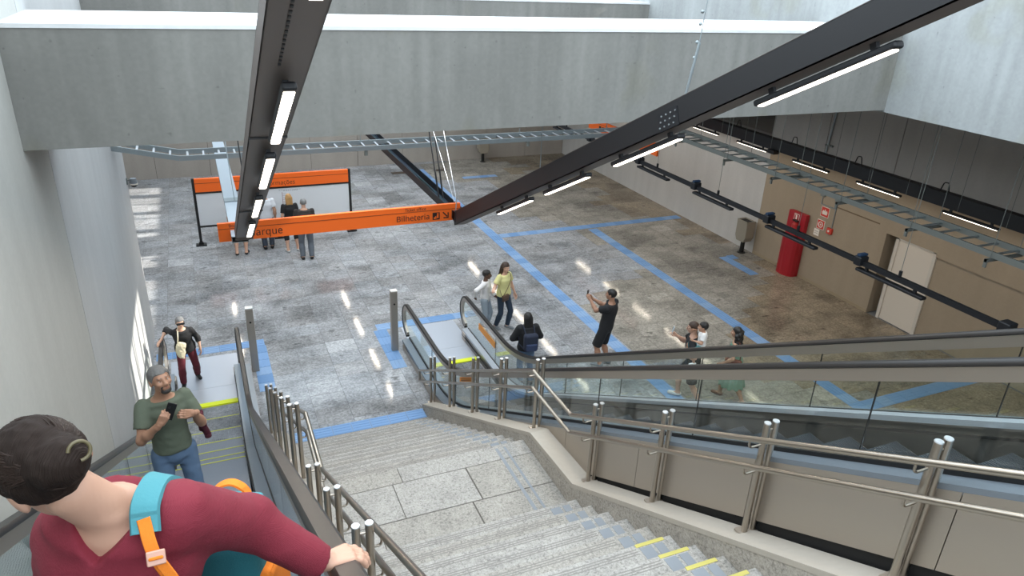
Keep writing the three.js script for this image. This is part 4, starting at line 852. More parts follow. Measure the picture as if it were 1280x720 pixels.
  // ---- clothes
  const limb = (s, seg, t1, inf, flare = 0) => {            // capsule chain over an arm or a leg up to t1 (1 = elbow/knee, 2 = wrist/ankle), cut flat at the end
    const [A, B, Cc, ra, rb, rc] = seg === 'arm' ? [sh[s], elbow[s], wrist[s], rU * 1.08, rE, rW] : [hj[s], knee[s], ankle[s], rT, rK, rA];
    const out = [];
    if (t1 <= 1) out.push(pCap(A, mix(A, B, t1), ra + inf, lerp(ra, rb, t1) + inf + flare, true));
    else { out.push(pCap(A, B, ra + inf, rb + inf + flare * 0.4)); if (seg === 'arm') out.push(pCap(B, mix(B, Cc, t1 - 1), rb + inf + flare * 0.4, lerp(rb, rc, t1 - 1) + inf + flare, true)); else { const e = t1 - 1, m = Math.min(0.35, e * 0.5); out.push(pCap(B, mix(B, Cc, m), rb + inf + flare * 0.4, rC + inf + flare * 0.5), pCap(mix(B, Cc, m), mix(B, Cc, e), rC + inf + flare * 0.5, Math.max(lerp(rC, rc, e), rc * 1.15) + inf + flare, true)); } }
    return out;
  };
  const wr = o.wrinkle ?? 0.006;
  const wrinkle = (d, x, y, z) => d + wr * (noise.noise(x * 9, y * 16 + 3.1, z * 9) * 0.6 + noise.noise(x * 22, y * 30, z * 22) * 0.35);
  if (o.top) {
    const q = o.top, inf = q.inflate ?? 0.014, ps = [pTorso(inf + (q.loose || 0), q.hem ?? -0.04, q.neck ?? 0.985)];
    for (const s of ['L', 'R']) if ((q.sleeve ?? 0.55) > 0) { ps.push(...limb(s, 'arm', q.sleeve ?? 0.55, inf, q.flare ?? 0.008)); }
    const cut = q.v ? (d, x, y, z) => { const w = wrinkle(d, x, y, z); const px = x - neck[0], py = y - neck[1], pz = z - neck[2]; const a = Math.abs(px * SX.x + py * SX.y + pz * SX.z - (q.vx || 0)), b = px * SZ.x + py * SZ.y + pz * SZ.z, u = px * U.x + py * U.y + pz * U.z; const vv = Math.max(a - (u + q.v) * (q.vw || 0.6), -b - 0.02); return Math.max(w, -vv); } : wrinkle;
    obj(q.name || 'shirt', net(ps, 0.03 * g, q.cell || c, cut), q.mat, t);
  }
  if (o.over) { const q = o.over, ps = [pTorso(q.inflate ?? 0.03, q.hem ?? -0.1, q.neck ?? 0.99)]; for (const s of ['L', 'R']) ps.push(...limb(s, 'arm', q.sleeve ?? 1.95, q.inflate ?? 0.03)); obj(q.name || 'jacket', net(ps, 0.03 * g, c, wrinkle), q.mat, t); }
  if (o.bottom) { const q = o.bottom, inf = q.inflate ?? 0.013, ps = [pTorso(inf - 0.003, -0.22, q.waist ?? 0.16)]; for (const s of ['L', 'R']) ps.push(...limb(s, 'leg', q.leg ?? 1.95, inf, q.flare ?? 0.004)); obj(q.name || 'trousers', net(ps, 0.02 * g, c, wrinkle), q.mat, t); }
  if (o.skirt) { const q = o.skirt, mid = [(fL[0] + fR[0]) / 2, q.hem, (fL[2] + fR[2]) / 2]; obj('skirt', net([pTorso(0.02, -0.1, 0.4), pCap(add(hip, [0, 0.05, 0]), mid, 0.15 * g, q.r || 0.24, true)], 0.05, c, (d, x, y, z) => d + 0.012 * Math.sin(Math.atan2(x - mid[0], z - mid[2]) * 11) * smooth(hip[1], q.hem, y)), q.mat, t); }
  if (o.shoes) for (const s of ['L', 'R']) {
    const f = s === 'L' ? fL : fR, yw = (o.toe?.[s] || (s === 'L' ? 12 : -12)) * Math.PI / 180, td = [Math.sin(yw), 0, Math.cos(yw)], b0 = [ankle[s][0], f[1], ankle[s][2]], dr = o.toeDrop?.[s] || 0, inf = 0.007;
    const ps = [pCap(add(ankle[s], [0, 0, 0]), add(add(ankle[s], td, -0.03 * g), [0, -0.025 * g, 0]), 0.034 * g + inf, 0.037 * g + inf), pCap(add(ankle[s], [0, -0.03 * g, 0]), add(add(b0, td, 0.155 * g), [0, 0.03 * g + dr, 0]), 0.037 * g + inf, 0.03 * g + inf)];
    const up = o.shoes.low ? ankle[s][1] - 0.012 : ankle[s][1] + 0.02;
    const m = obj('shoe', net(ps, 0.02, 0.009, (d, x, y, z) => Math.max(d, y - up, f[1] + 0.002 + Math.min(0, dr) - y)), o.shoes.mat, t);
    if (o.shoes.sole) obj('sole', net(ps, 0.02, 0.009, (d, x, y, z) => Math.max(d - 0.003, y - (f[1] + 0.022 + Math.max(0, dr)), f[1] + Math.min(0, dr) - y)), o.shoes.sole, m);
  }
  // ---- hair
  if (o.hair) {
    const q = o.hair, st = q.style, rs = 1.06 + (q.thick || 0);
    const ps = [pEll(HP(0, 0.036, -0.014), [0.081 * hs * rs, 0.088 * hs * rs, 0.097 * hs * rs], F)];
    if (st === 'long') { const n = q.len || 0.34; for (const x of [-0.055, -0.02, 0.02, 0.055]) ps.push(pCap(HP(x, 0.0, -0.05 - 0.02 * (1 - Math.abs(x) * 14)), add(HP(x * 1.25, -n / hs, -0.075), [0, 0, 0]), 0.048 * hs, 0.03 * hs)); if (q.front) for (const s of [-1, 1]) ps.push(pCap(HP(s * 0.07, 0.02, 0.02), HP(s * 0.085, -n * 0.8 / hs, 0.03), 0.028 * hs, 0.03 * hs)); }
    if (st === 'curly') { const n = q.len || 0.26; for (let i = 0; i < 26; i++) { const a = (i * 2.4) % 6.283, r = 0.05 + 0.05 * ((i * 0.37) % 1), y = 0.05 - (i / 26) * (n + 0.05) / hs; ps.push(pEll(HP(Math.cos(a) * r * 1.1, y, -0.045 + Math.sin(a) * r * 0.75), [0.045 * hs, 0.045 * hs, 0.045 * hs])); } }
    if (st === 'bun') ps.push(pEll(HP(0, 0.03, -0.12), [0.055 * hs, 0.05 * hs, 0.045 * hs], F));
    const hl = q.line ?? 0.055, bk = q.back ?? -0.07;
    const cutF = (d, x, y, z) => {
      const px = x - hc[0], py = y - hc[1], pz = z - hc[2], a = (px * F[0].x + py * F[0].y + pz * F[0].z) / hs, b = (px * F[1].x + py * F[1].y + pz * F[1].z) / hs, e = (px * F[2].x + py * F[2].y + pz * F[2].z) / hs;
      d += (q.rough ?? 0.004) * noise.noise(x * 60, y * 40, z * 60) + (q.rough ?? 0.004) * 0.8 * noise.noise(x * 25 + 3, y * 12, z * 25);
      // face opening and the nape
      const face = Math.max(hl - b + 0.0, 0) > 0 ? Math.min(e - (0.015 + Math.max(0, (b - 0.0)) * 0.75), (hl - b)) : -1;
      let r = Math.max(d, face); if (st === 'short') r = Math.max(r, bk - b + Math.max(0, e) * 0.4); return r;
    };
    obj('hair', net(ps, 0.025, o.hairCell || 0.0075, cutF), q.mat, t);
  }
  return { t, HP, F, hc, hs, hip, neck, sh, elbow, wrist, knee, ankle, U, SX, SZ, h, g, pTorso };
}
function phone(parent, at, dir, up, m = M.black) { const f = frameOf(dir, up), g = new RoundedBoxGeometry(0.075, 0.155, 0.01, 2, 0.004); g.applyMatrix4(new THREE.Matrix4().makeBasis(f[0], f[1], f[2])); g.translate(...at); return obj('phone', g, m, parent); }
// ---------------------------------------------------------------- the people
const blackF = fab(0.012, 0.012, 0.014), navy = fab(0.018, 0.024, 0.045), denim = fab(0.10, 0.16, 0.26), denimDark = fab(0.02, 0.035, 0.06), denimPale = fab(0.28, 0.33, 0.38), shoeBlack = std(C('#131214'), 0.6), shoeGrey = std(C('#6d7277'), 0.7), shoeWhite = std(C('#d8d8d6'), 0.7), soleWhite = std(C('#cfcdc8'), 0.7);
const loc = (p, at, turn, y) => { const a = turn * Math.PI / 180, dx = p[0] - at[0], dz = p[2] - at[2]; return [dx * Math.cos(a) - dz * Math.sin(a), p[1] - at[1], dx * Math.sin(a) + dz * Math.cos(a)]; };
const wld = (q, at, turn) => { const a = turn * Math.PI / 180; return [at[0] + q[0] * Math.cos(a) + q[2] * Math.sin(a), at[1] + q[1], at[2] - q[0] * Math.sin(a) + q[2] * Math.cos(a)]; };
// man in black taking a picture
{
  const at = [7.2, 0, -11.28], turn = -143;
  person({ label: 'man in black T-shirt and shorts holding a phone up to take a picture', at, turn, h: 1.76, skin: SK.tan, lean: [0, -0.07], feet: { L: [0.12, 0, 0.03], R: [-0.1, 0, -0.06] }, hip: [0, 0.905, -0.02],
    hands: { L: [0.05, 1.42, 0.36], R: [-0.07, 1.40, 0.36] }, elbow: { L: [0.4, -1, 0.1], R: [-0.4, -1, 0.1] }, hand: { L: { dir: [-0.1, 0.75, 0.6], palm: [-0.9, 0, 0.4], curl: 0.55 }, R: { dir: [0.15, 0.75, 0.6], palm: [0.9, 0, 0.4], curl: 0.55 } },
    look: [0, -0.02, 1], top: { mat: blackF, sleeve: 0.62, hem: -0.2, loose: 0.012, flare: 0.02 }, bottom: { name: 'shorts', mat: blackF, leg: 0.98, flare: 0.03, inflate: 0.02 }, shoes: { mat: shoeGrey, sole: soleWhite }, hair: { style: 'short', mat: HR.black } });
  const p = thing('phone', 'black phone held up by the man in black', 'phone', wld([-0.01, 1.52, 0.455], at, turn), turn * Math.PI / 180);
  const ph = phone(p, [0, 0, 0], [0, 0.1, 1], [0, 1, 0]); obj('lens', cyl([0.02, 0.055, 0.004], [0.02, 0.056, 0.008], 0.009, 0.009, 10), M.trackSide, p); ph.name = 'case';
}
// woman in yellow with the boy
{
  const at = [5.84, 0, -13.42], turn = 25;
  person({ label: 'smiling long-haired woman in a yellow T-shirt and dark jeans', at, turn, h: 1.66, female: 1, skin: SK.light, tilt: -0.06, feet: { L: [0.12, 0, 0.05], R: [-0.08, 0, -0.12] }, lean: [-0.03, 0.02],
    hands: { L: [0.3, 0.84, 0.05], R: [-0.46, 1.2, 0.12] }, elbow: { L: [0.6, -0.2, -1], R: [-0.2, -1, -0.3] }, hand: { R: { dir: [-0.8, 0, 0.5], palm: [0, -1, 0], curl: 0.4 } }, look: [-0.2, -0.25, 1],
    top: { mat: fab(0.70, 0.66, 0.30), sleeve: 0.6, hem: 0.02, loose: 0.012, flare: 0.02 }, bottom: { name: 'jeans', mat: denimDark, inflate: 0.008 }, shoes: { mat: shoeGrey, sole: soleWhite }, hair: { style: 'long', mat: HR.brown, len: 0.32, front: true } });
  const b = thing('crossbody_bag', 'small brown bag on a strap worn by the woman in yellow', 'bag', at, turn * Math.PI / 180);
  obj('pouch', rbx(-0.21, -0.02, 0.80, 0.94, 0.12, 0.17, 0.02, 2), std(C('#4d3a2e'), 0.6), b); obj('flap', rbx(-0.212, -0.018, 0.87, 0.945, 0.115, 0.176, 0.015, 2), std(C('#5b4536'), 0.6), b);
  obj('strap', tube([[-0.2, 0.92, 0.14], [-0.08, 1.1, 0.165], [0.03, 1.3, 0.16], [0.1, 1.39, 0.06], [0.08, 1.36, -0.07], [-0.06, 1.15, -0.14], [-0.2, 0.93, 0.1]], 0.007, 6, 50), std(C('#57442f'), 0.6), b);
}
{
  const at = [5.46, 0, -13.62], turn = 55;
  person({ label: 'boy in a white long-sleeved shirt and pale jeans beside the woman in yellow', at, turn, h: 1.43, skin: SK.dark, hs: 0.205, build: 0.86, feet: { L: [0.08, 0, 0.06], R: [-0.09, 0, -0.05] },
    hands: { L: [0.1, 0.78, 0.22], R: [-0.22, 0.85, -0.16] }, elbow: { L: [0.5, -0.5, -0.6], R: [-1, 0.1, -0.5] }, hand: { L: { dir: [-0.3, 0.2, 0.9], palm: [-1, 0, 0.2], curl: 0.7 } }, look: [0.2, -0.05, 1],
    top: { mat: fab(0.72, 0.70, 0.70), sleeve: 1.9, hem: -0.12, loose: 0.01 }, bottom: { name: 'jeans', mat: denimPale, inflate: 0.018 }, shoes: { mat: shoeWhite, sole: soleWhite }, hair: { style: 'short', mat: HR.black, thick: 0.05, rough: 0.009 } });
  const b = thing('bottle', 'small dark-capped bottle in the hand of the boy', 'bottle', wld([0.075, 0.78, 0.3], at, turn)); obj('flask', cyl([0, 0, 0], [0, 0.1, 0], 0.026, 0.026, 14), shoeWhite, b); obj('cap', new THREE.SphereGeometry(0.03, 12, 10).translate(0, 0.125, 0), M.black, b);
}
// woman with the dark backpack, seen from behind
{
  const at = [5.36, 0, -11.12], turn = 172;
  person({ label: 'long-haired woman in a black jacket and jeans seen from behind', at, turn, h: 1.56, female: 1, skin: SK.mid, build: 1.05, hands: { L: [0.13, 0.93, 0.2], R: [-0.13, 0.93, 0.2] }, elbow: { L: [1, -0.4, -0.5], R: [-1, -0.4, -0.5] },
    over: { mat: blackF, inflate: 0.03, hem: -0.02, name: 'jacket' }, bottom: { name: 'jeans', mat: denim, inflate: 0.012 }, shoes: { mat: shoeBlack }, hair: { style: 'long', mat: HR.black, len: 0.24, thick: 0.04 } });
  const b = thing('backpack', 'small dark blue backpack on the woman in the black jacket', 'backpack', at, turn * Math.PI / 180);
  obj('body', rbx(-0.14, 0.14, 0.88, 1.23, -0.31, -0.17, 0.05, 4), navy, b); obj('pocket', rbx(-0.11, 0.11, 0.9, 1.05, -0.34, -0.29, 0.025, 3), fab(0.03, 0.045, 0.10), b);
  for (const s of [-1, 1]) obj('strap', tube([[s * 0.09, 1.2, -0.18], [s * 0.1, 1.3, -0.06], [s * 0.11, 1.27, 0.12], [s * 0.13, 1.05, 0.15], [s * 0.17, 0.93, -0.02], [s * 0.12, 0.9, -0.18]], 0.013, 6, 30), navy, b);
}
// man carrying a child, and the woman walking with them
{
  const at = [8.1, 0, -9.5], turn = -132;
  const cm = person({ label: 'man in black T-shirt and dark shorts walking with a child on his arm', at, turn, h: 1.73, skin: SK.light, feet: { L: [0.1, 0, -0.2], R: [-0.09, 0.02, 0.24] }, hip: [0, 0.87, 0], lean: [0.02, 0.07],
    hands: { L: [0.2, 1.05, 0.12], R: [-0.1, 1.3, 0.38] }, elbow: { L: [1, -0.5, -0.6], R: [-0.6, -1, 0] }, hand: { R: { dir: [0.1, 0.6, 0.8], palm: [0.8, 0, 0.4], curl: 0.6 }, L: { dir: [-0.2, 0.1, -1], palm: [0, 1, 0], curl: 0.3 } }, look: [0, -0.1, 1], toe: { L: 5, R: -5 },
    top: { mat: blackF, sleeve: 0.6, hem: -0.1, loose: 0.012, flare: 0.02 }, bottom: { name: 'shorts', mat: fab(0.02, 0.02, 0.02), leg: 0.92, flare: 0.03, inflate: 0.02 }, shoes: { mat: shoeWhite, sole: soleWhite, low: true }, hair: { style: 'short', mat: HR.brown } });
  const g = thing('eyeglasses', 'dark eyeglasses worn by the man carrying a child', 'glasses', at, turn * Math.PI / 180);
  for (const s of [-1, 1]) { obj('rim', new THREE.TorusGeometry(0.022, 0.003, 6, 16).applyMatrix4(new THREE.Matrix4().makeBasis(...cm.F)).translate(...cm.HP(s * 0.031, 0.004, 0.1)), M.black, g); obj('temple', cyl(cm.HP(s * 0.056, 0.008, 0.095), cm.HP(s * 0.086, 0.006, -0.01), 0.003, 0.003, 6), M.black, g); }
  const p = thing('phone', 'pale phone in the raised hand of the man carrying a child', 'phone', wld([-0.06, 1.42, 0.46], at, turn), turn * Math.PI / 180); phone(p, [0, 0, 0], [0.2, 0.2, 1], [0.2, 1, 0], std(C('#b9c6cf'), 0.4)).name = 'case'; obj('lens', cyl([0.02, 0.05, 0.004], [0.02, 0.052, 0.009], 0.009, 0.009, 10), M.black, p);
  const ca = wld([0.24, 0.99, -0.1], at, turn);
  person({ label: 'small child in a white T-shirt carried on the arm of the man in black', at: ca, turn: turn + 12, h: 0.93, skin: SK.mid, hs: 0.19, build: 0.95, limb: 1.15, hip: [0, 0.36, 0], feet: { L: [0.14, 0.02, 0.12], R: [-0.12, 0.04, 0.22] }, knee: { L: [0.5, 0.4, 1], R: [-0.5, 0.4, 1] }, hands: { L: [0.1, 0.5, 0.16], R: [-0.16, 0.6, 0.16] }, look: [-0.2, -0.05, 1],
    top: { mat: fab(0.78, 0.76, 0.74), sleeve: 0.7, hem: -0.05, loose: 0.008 }, bottom: { name: 'shorts', mat: fab(0.05, 0.22, 0.23), leg: 1.0, flare: 0.02 }, shoes: { mat: shoeWhite }, hair: { style: 'short', mat: HR.black, thick: 0.02 }, cell: 0.012 });
}
{
  const at = [8.9, 0, -9.26], turn = -140;
  person({ label: 'woman with long black curls in a green patterned dress walking behind the man', at, turn, h: 1.6, female: 1, skin: SK.mid, feet: { L: [0.07, 0, -0.24], R: [-0.07, 0.0, 0.22] }, hip: [0, 0.8, 0], lean: [0, 0.04], hands: { L: [0.2, 0.85, 0.2], R: [-0.22, 0.85, 0.12] }, toeDrop: { L: 0 },
    top: { name: 'bodice', mat: fab(0.12, 0.24, 0.17), sleeve: 0, hem: 0.1, neck: 0.88 }, skirt: { mat: fab(0.17, 0.27, 0.2), hem: 0.34, r: 0.25 }, shoes: { mat: std(C('#6b4630'), 0.6), low: true }, hair: { style: 'curly', mat: HR.black, len: 0.24 } });
  const b = thing('shoulder_bag', 'brown leather bag carried by the woman in the green dress', 'bag', at, turn * Math.PI / 180);
  obj('pouch', rbx(0.13, 0.22, 0.76, 0.98, -0.14, 0.16, 0.035, 3), std(C('#6a3a2b'), 0.6), b); obj('strap', tube([[0.175, 0.96, -0.1], [0.13, 1.2, -0.09], [0.1, 1.33, -0.01], [0.13, 1.2, 0.1], [0.175, 0.96, 0.12]], 0.009, 6, 30), std(C('#5a3224'), 0.6), b);
}
// elderly woman stepping onto the landing plate
{
  const at = [-0.72, 0.012, -13.28], turn = 6;
  const ow = person({ label: 'elderly woman in black top and maroon trousers reaching for the escalator handrail', at, turn, h: 1.5, female: 1, build: 1.08, skin: SK.light, feet: { L: [0.15, 0, -0.14], R: [-0.13, 0, 0.14] }, hip: [0.0, 0.745, -0.03], lean: [-0.03, 0.12],
    hands: { L: [0.25, 0.72, 0.06], R: loc([-1.1, 1.02, -13.24], at, turn) }, elbow: { R: [-0.4, -0.2, -1], L: [0.8, -0.1, -0.8] }, hand: { R: { dir: [-0.6, -0.4, 0.5], palm: [0.2, -1, 0], curl: 0.35 } }, look: [0.05, 0.0, 1],
    top: { mat: blackF, sleeve: 1.35, hem: -0.12, loose: 0.014, flare: 0.012 }, bottom: { mat: fab(0.10, 0.010, 0.02), inflate: 0.016 }, shoes: { mat: shoeBlack }, hair: { style: 'short', mat: std(L3(0.17, 0.17, 0.17), 0.75), thick: 0.06, line: 0.055 } });
  const s = thing('sunglasses', 'dark wraparound sunglasses worn by the elderly woman', 'sunglasses', at, turn * Math.PI / 180);
  const gl = new RoundedBoxGeometry(0.14, 0.042, 0.03, 2, 0.012).applyMatrix4(new THREE.Matrix4().makeBasis(...ow.F)).translate(...ow.HP(0, 0.008, 0.1)); obj('lens', gl, M.black, s);
  for (const k of [-1, 1]) obj('temple', cyl(ow.HP(k * 0.075, 0.012, 0.095), ow.HP(k * 0.088, 0.012, 0.0), 0.005, 0.005, 6), M.black, s);
  const b = thing('tote_bag', 'cream cotton tote bag hanging from the neck of the elderly woman', 'bag', at, turn * Math.PI / 180);
  obj('bag', net([pEll([-0.1, 0.86, 0.27], [0.085, 0.17, 0.03]), pEll([-0.07, 0.95, 0.27], [0.08, 0.07, 0.025]), pCap([-0.1, 0.75, 0.265], [-0.06, 0.68, 0.26], 0.03, 0.014)], 0.03, 0.01, (d, x, y, z) => d + 0.008 * noise.noise(x * 30, y * 22, z * 30)), fab(0.62, 0.56, 0.40), b);
  obj('strap', tube([[-0.13, 1.0, 0.27], [-0.11, 1.13, 0.26], [-0.09, 1.22, 0.14], [-0.06, 1.24, 0.02], [0.0, 1.22, 0.0]], 0.012, 6, 30), fab(0.6, 0.54, 0.4), b);
}
// people reading the information board
person({ label: 'grey-haired man in dark shirt and grey jeans reading the information board', at: [2.33, 0, -19.0], turn: 176, h: 1.72, skin: SK.light, build: 1.05, feet: { L: [0.1, 0, 0.0], R: [-0.13, 0, -0.02] }, hands: { L: [0.16, 1.0, 0.2], R: [-0.16, 1.0, 0.2] }, top: { mat: fab(0.035, 0.028, 0.026), sleeve: 1.8, hem: -0.14, loose: 0.02 }, bottom: { name: 'jeans', mat: fab(0.12, 0.14, 0.17), inflate: 0.02 }, shoes: { mat: shoeBlack, sole: soleWhite }, hair: { style: 'short', mat: HR.grey } });
person({ label: 'blond woman in black top and black capri trousers before the information board', at: [2.04, 0, -19.7], turn: 184, h: 1.66, female: 1, skin: SK.light, feet: { L: [0.12, 0, 0.0], R: [-0.16, 0, 0.05] }, top: { mat: blackF, sleeve: 0.7, hem: -0.1, loose: 0.01 }, bottom: { name: 'capri_trousers', mat: blackF, leg: 1.35 }, shoes: { mat: shoeWhite, low: true }, hair: { style: 'long', mat: HR.blond, len: 0.16 } });
person({ label: 'man in white shirt and dark trousers before the information board', at: [1.46, 0, -20.1], turn: 178, h: 1.74, skin: SK.mid, feet: { L: [0.1, 0, 0], R: [-0.08, 0, 0.04] }, top: { mat: fab(0.62, 0.65, 0.70), sleeve: 0.62, hem: -0.12, loose: 0.016, flare: 0.02 }, bottom: { mat: fab(0.03, 0.04, 0.06), inflate: 0.02 }, shoes: { mat: shoeBlack }, hair: { style: 'short', mat: HR.darkgrey } });
person({ label: 'bare-legged person in shorts and black shoes at the left post of the information board', at: [0.71, 0, -19.85], turn: 172, h: 1.68, skin: SK.light, feet: { L: [0.12, 0, 0.0], R: [-0.12, 0, 0.04] }, top: { mat: fab(0.55, 0.5, 0.46), sleeve: 0.6, hem: -0.12, loose: 0.014 }, bottom: { name: 'shorts', mat: fab(0.38, 0.32, 0.26), leg: 0.8, flare: 0.03 }, shoes: { mat: shoeBlack, low: true }, hair: { style: 'short', mat: HR.brown } });
// man in green riding the left escalator
{
  const at = [-0.575, 2.555, -6.07], turn = 12;
  person({ label: 'bearded grey-haired man in an olive T-shirt riding the escalator with a phone', at, turn, beard: std(L3(0.035, 0.03, 0.028), 0.7), h: 1.79, skin: SK.tan, build: 0.84, depth: 1.0, limb: 0.9, cell: 0.012, headCell: 0.0045, handCell: 0.0042, feet: { L: [0.13, 0, 0.0], R: [-0.1, 0, 0.02] }, lean: [-0.01, -0.02], tilt: 0.03,
    hands: { R: [-0.09, 1.37, 0.26], L: [0.19, 1.39, 0.25] }, elbow: { R: [-0.55, -1, -0.1], L: [0.35, -1, -0.1] }, hand: { R: { dir: [0.5, 0.75, 0.1], palm: [0.25, 0, -1], curl: 0.75 }, L: { dir: [-0.8, 0.35, 0.35], palm: [-0.2, -0.4, -1], curl: [0.7, 0.8, 0.9, 1, 1] } }, look: [0.22, 0.3, 1], headUp: [-0.06, 1, 0],
    top: { mat: fab(0.105, 0.125, 0.09), sleeve: 0.66, hem: 0.05, loose: 0.008, flare: 0.012, neck: 0.97 }, bottom: { name: 'jeans', mat: denim, inflate: 0.016 }, shoes: { mat: shoeBlack, sole: soleWhite }, hair: { style: 'short', mat: HR.darkgrey, line: 0.06 }, wrinkle: 0.009 });
  const p = thing('phone', 'black phone in the hand of the man in the olive T-shirt', 'phone', wld([0.01, 1.47, 0.255], at, turn), turn * Math.PI / 180); phone(p, [0, 0, 0], [-0.3, 0.15, 1], [0.45, 1, 0]).name = 'case'; obj('lens', cyl([0.0, 0.04, 0.004], [0.0, 0.04, 0.009], 0.01, 0.01, 10), M.trackSide, p);
  const j = thing('jacket', 'maroon jacket hanging over the forearm of the man in the olive T-shirt', 'jacket', at, turn * Math.PI / 180);
  obj('cloth', net([pCap([0.25, 1.28, 0.14], [0.31, 1.0, 0.04], 0.03, 0.025), pCap([0.27, 1.28, 0.08], [0.28, 1.04, 0.0], 0.025, 0.03)], 0.03, 0.01, (d, x, y, z) => d + 0.008 * noise.noise(x * 30, y * 18, z * 30)), fab(0.09, 0.012, 0.025), j);
  obj('cuff', cyl([0.31, 1.0, 0.04], [0.313, 0.965, 0.038], 0.032, 0.03, 12), fab(0.08, 0.011, 0.022), j);
}
// ---------------------------------------------------------------- woman in the foreground with her backpack
{
  const at = [-0.3, 5.29, -1.4], P = (x, y, z) => [x - at[0], y - at[1], z - at[2]];
  const red = std(L3(0.20, 0.013, 0.028), 0.8, { bumpMap: clothTex, bumpScale: 0.0012 });
  const strandTex = dataTex(256, 0.08, (u, v) => { const k = 0.5 + 0.5 * tfbm(u, v, 64, 2, 3.3, 3); return [k, k, k]; }, false);
  const hairM = new THREE.MeshPhysicalMaterial({ color: L3(0.020, 0.012, 0.009), roughness: 0.7, specularIntensity: 0.35, bumpMap: strandTex, bumpScale: 0.002 });
  const p = person({ label: 'dark-haired woman in a crimson long-sleeved top holding the escalator handrail', at, turn: 0, h: 1.62, female: 1, skin: std(L3(0.52, 0.295, 0.205), 0.5), build: 1.04, limb: 1.3, upper: 0.152, fore: 0.148, cell: 0.0085, headCell: 0.004, handCell: 0.0035, hairCell: 0.004,
    twist: -24, hip: P(-0.29, 6.0, -1.53), neck: P(-0.262, 6.505, -1.44), shL: P(-0.145, 6.47, -1.41), shR: P(-0.375, 6.39, -1.53), head: P(-0.36, 6.637, -1.42), look: [-0.52, -0.42, -0.76], headUp: [-0.36, 0.9, -0.05],
    feet: { L: [0.1, 0, 0.05], R: [-0.1, 0, 0.0] }, hands: { L: P(0.16, 6.135, -1.5), R: P(-0.47, 5.93, -1.5) }, elbow: { L: [0.1, -0.3, -1], R: [-0.2, 0, -1] }, hand: { L: { dir: [0.85, -0.1, -0.2], palm: [-0.1, -1, 0], curl: 0.4 } },
    top: { mat: red, sleeve: 1.97, hem: -0.15, loose: 0.004, inflate: 0.02, flare: 0.004, v: 0.06, vw: 0.9, neck: 1.03, cell: 0.0075 }, bottom: { name: 'trousers', mat: navy }, shoes: { mat: shoeBlack }, wrinkle: 0.006,
    hair: { style: 'bun', mat: hairM, thick: 0.05, rough: 0.004, line: 0.07 } });
  // strands drawn back over the head to the bun, and the coil held by a clip
  const HP = p.HP, strands = [], surf = (a, b) => { const d = V(Math.sin(a) * Math.cos(b), Math.sin(b), Math.cos(a) * Math.cos(b)); return HP(d.x * 0.0895, 0.036 + d.y * 0.0975, -0.014 + d.z * 0.1065); };
  for (let i = 0; i < 240; i++) {
    const s = rnd() < 0.5 ? -1 : 1, b0 = rr(-0.2, 1.35), a0 = s * rr(0.35, 1.45), pts = [];
    for (let k = 0; k <= 7; k++) { const t = k / 7, a = lerp(a0, s * Math.PI * 0.98, t), b = lerp(b0, rr(-0.12, 0.12), t) + Math.sin(t * 3.14) * 0.12; const q = surf(a, b); pts.push([q[0] + rr(-0.0012, 0.0012), q[1] + rr(-0.0012, 0.0012), q[2] + rr(-0.0012, 0.0012)]); }
    strands.push(tube(pts, rr(0.0011, 0.0026), 4, 14));
  }
  for (let i = 0; i < 90; i++) {
    const r = rr(0.018, 0.052), a = rr(0, 6.28), z = -0.118 - 0.035 * (1 - r / 0.055) + rr(-0.006, 0.006), n = 8, pts = [];
    for (let k = 0; k <= n; k++) { const t = a + k / n * rr(2.2, 2.6); pts.push(HP(Math.cos(t) * r * 1.1, 0.03 + Math.sin(t) * r, z)); }
    strands.push(tube(pts, rr(0.0014, 0.003), 4, 14));
  }
  const hs = obj('hair_strands', strands, new THREE.MeshPhysicalMaterial({ color: L3(0.026, 0.015, 0.011), roughness: 0.55, specularIntensity: 0.4 }), p.t); hs.userData.kind = 'stuff';
  const clip = []; for (let k = 0; k <= 14; k++) { const t = 0.6 + k / 14 * 4.6; clip.push(HP(-0.025 + Math.cos(t) * 0.02, 0.035 + Math.sin(t) * 0.02, -0.166 + 0.004 * Math.cos(t))); }
  obj('hair_clip', tube(clip, 0.0036, 8, 40), std(C('#5f553a'), 0.35), p.t).userData.label = 'curved olive hair clip';
  // backpack: teal with orange webbing
  const b = thing('backpack', 'teal and orange backpack worn by the woman in crimson', 'backpack');
  const teal = fab(0.02, 0.16, 0.19), tealL = fab(0.06, 0.25, 0.29), org = fab(0.85, 0.22, 0.015), orgD = fab(0.6, 0.14, 0.015);
  const fw = V(-0.41, 0, 0.91).normalize(), sd = V(fw.z, 0, -fw.x), up = V(0, 1, 0), O = V(-0.2, 6.505, -1.5);
  const Q = (s, u, f) => arr(O.clone().addScaledVector(sd, s).addScaledVector(up, u).addScaledVector(fw, f));
  const bm = new THREE.Matrix4().makeBasis(sd, up, fw), bbox = (s0, s1, u0, u1, f0, f1, r) => { const g = new RoundedBoxGeometry(s1 - s0, u1 - u0, f1 - f0, 4, r); g.translate((s0 + s1) / 2, (u0 + u1) / 2, (f0 + f1) / 2); g.applyMatrix4(bm); g.translate(O.x, O.y, O.z); return g; };
  obj('pack', bbox(-0.14, 0.16, -0.68, -0.29, -0.34, -0.12, 0.06), teal, b);
  obj('front_pocket', bbox(-0.1, 0.12, -0.66, -0.43, -0.39, -0.31, 0.03), orgD, b);
  obj('side_pocket', bbox(0.13, 0.185, -0.66, -0.42, -0.31, -0.15, 0.025), org, b);
  obj('top_panel', bbox(-0.1, 0.13, -0.30, -0.275, -0.31, -0.15, 0.012), tealL, b);
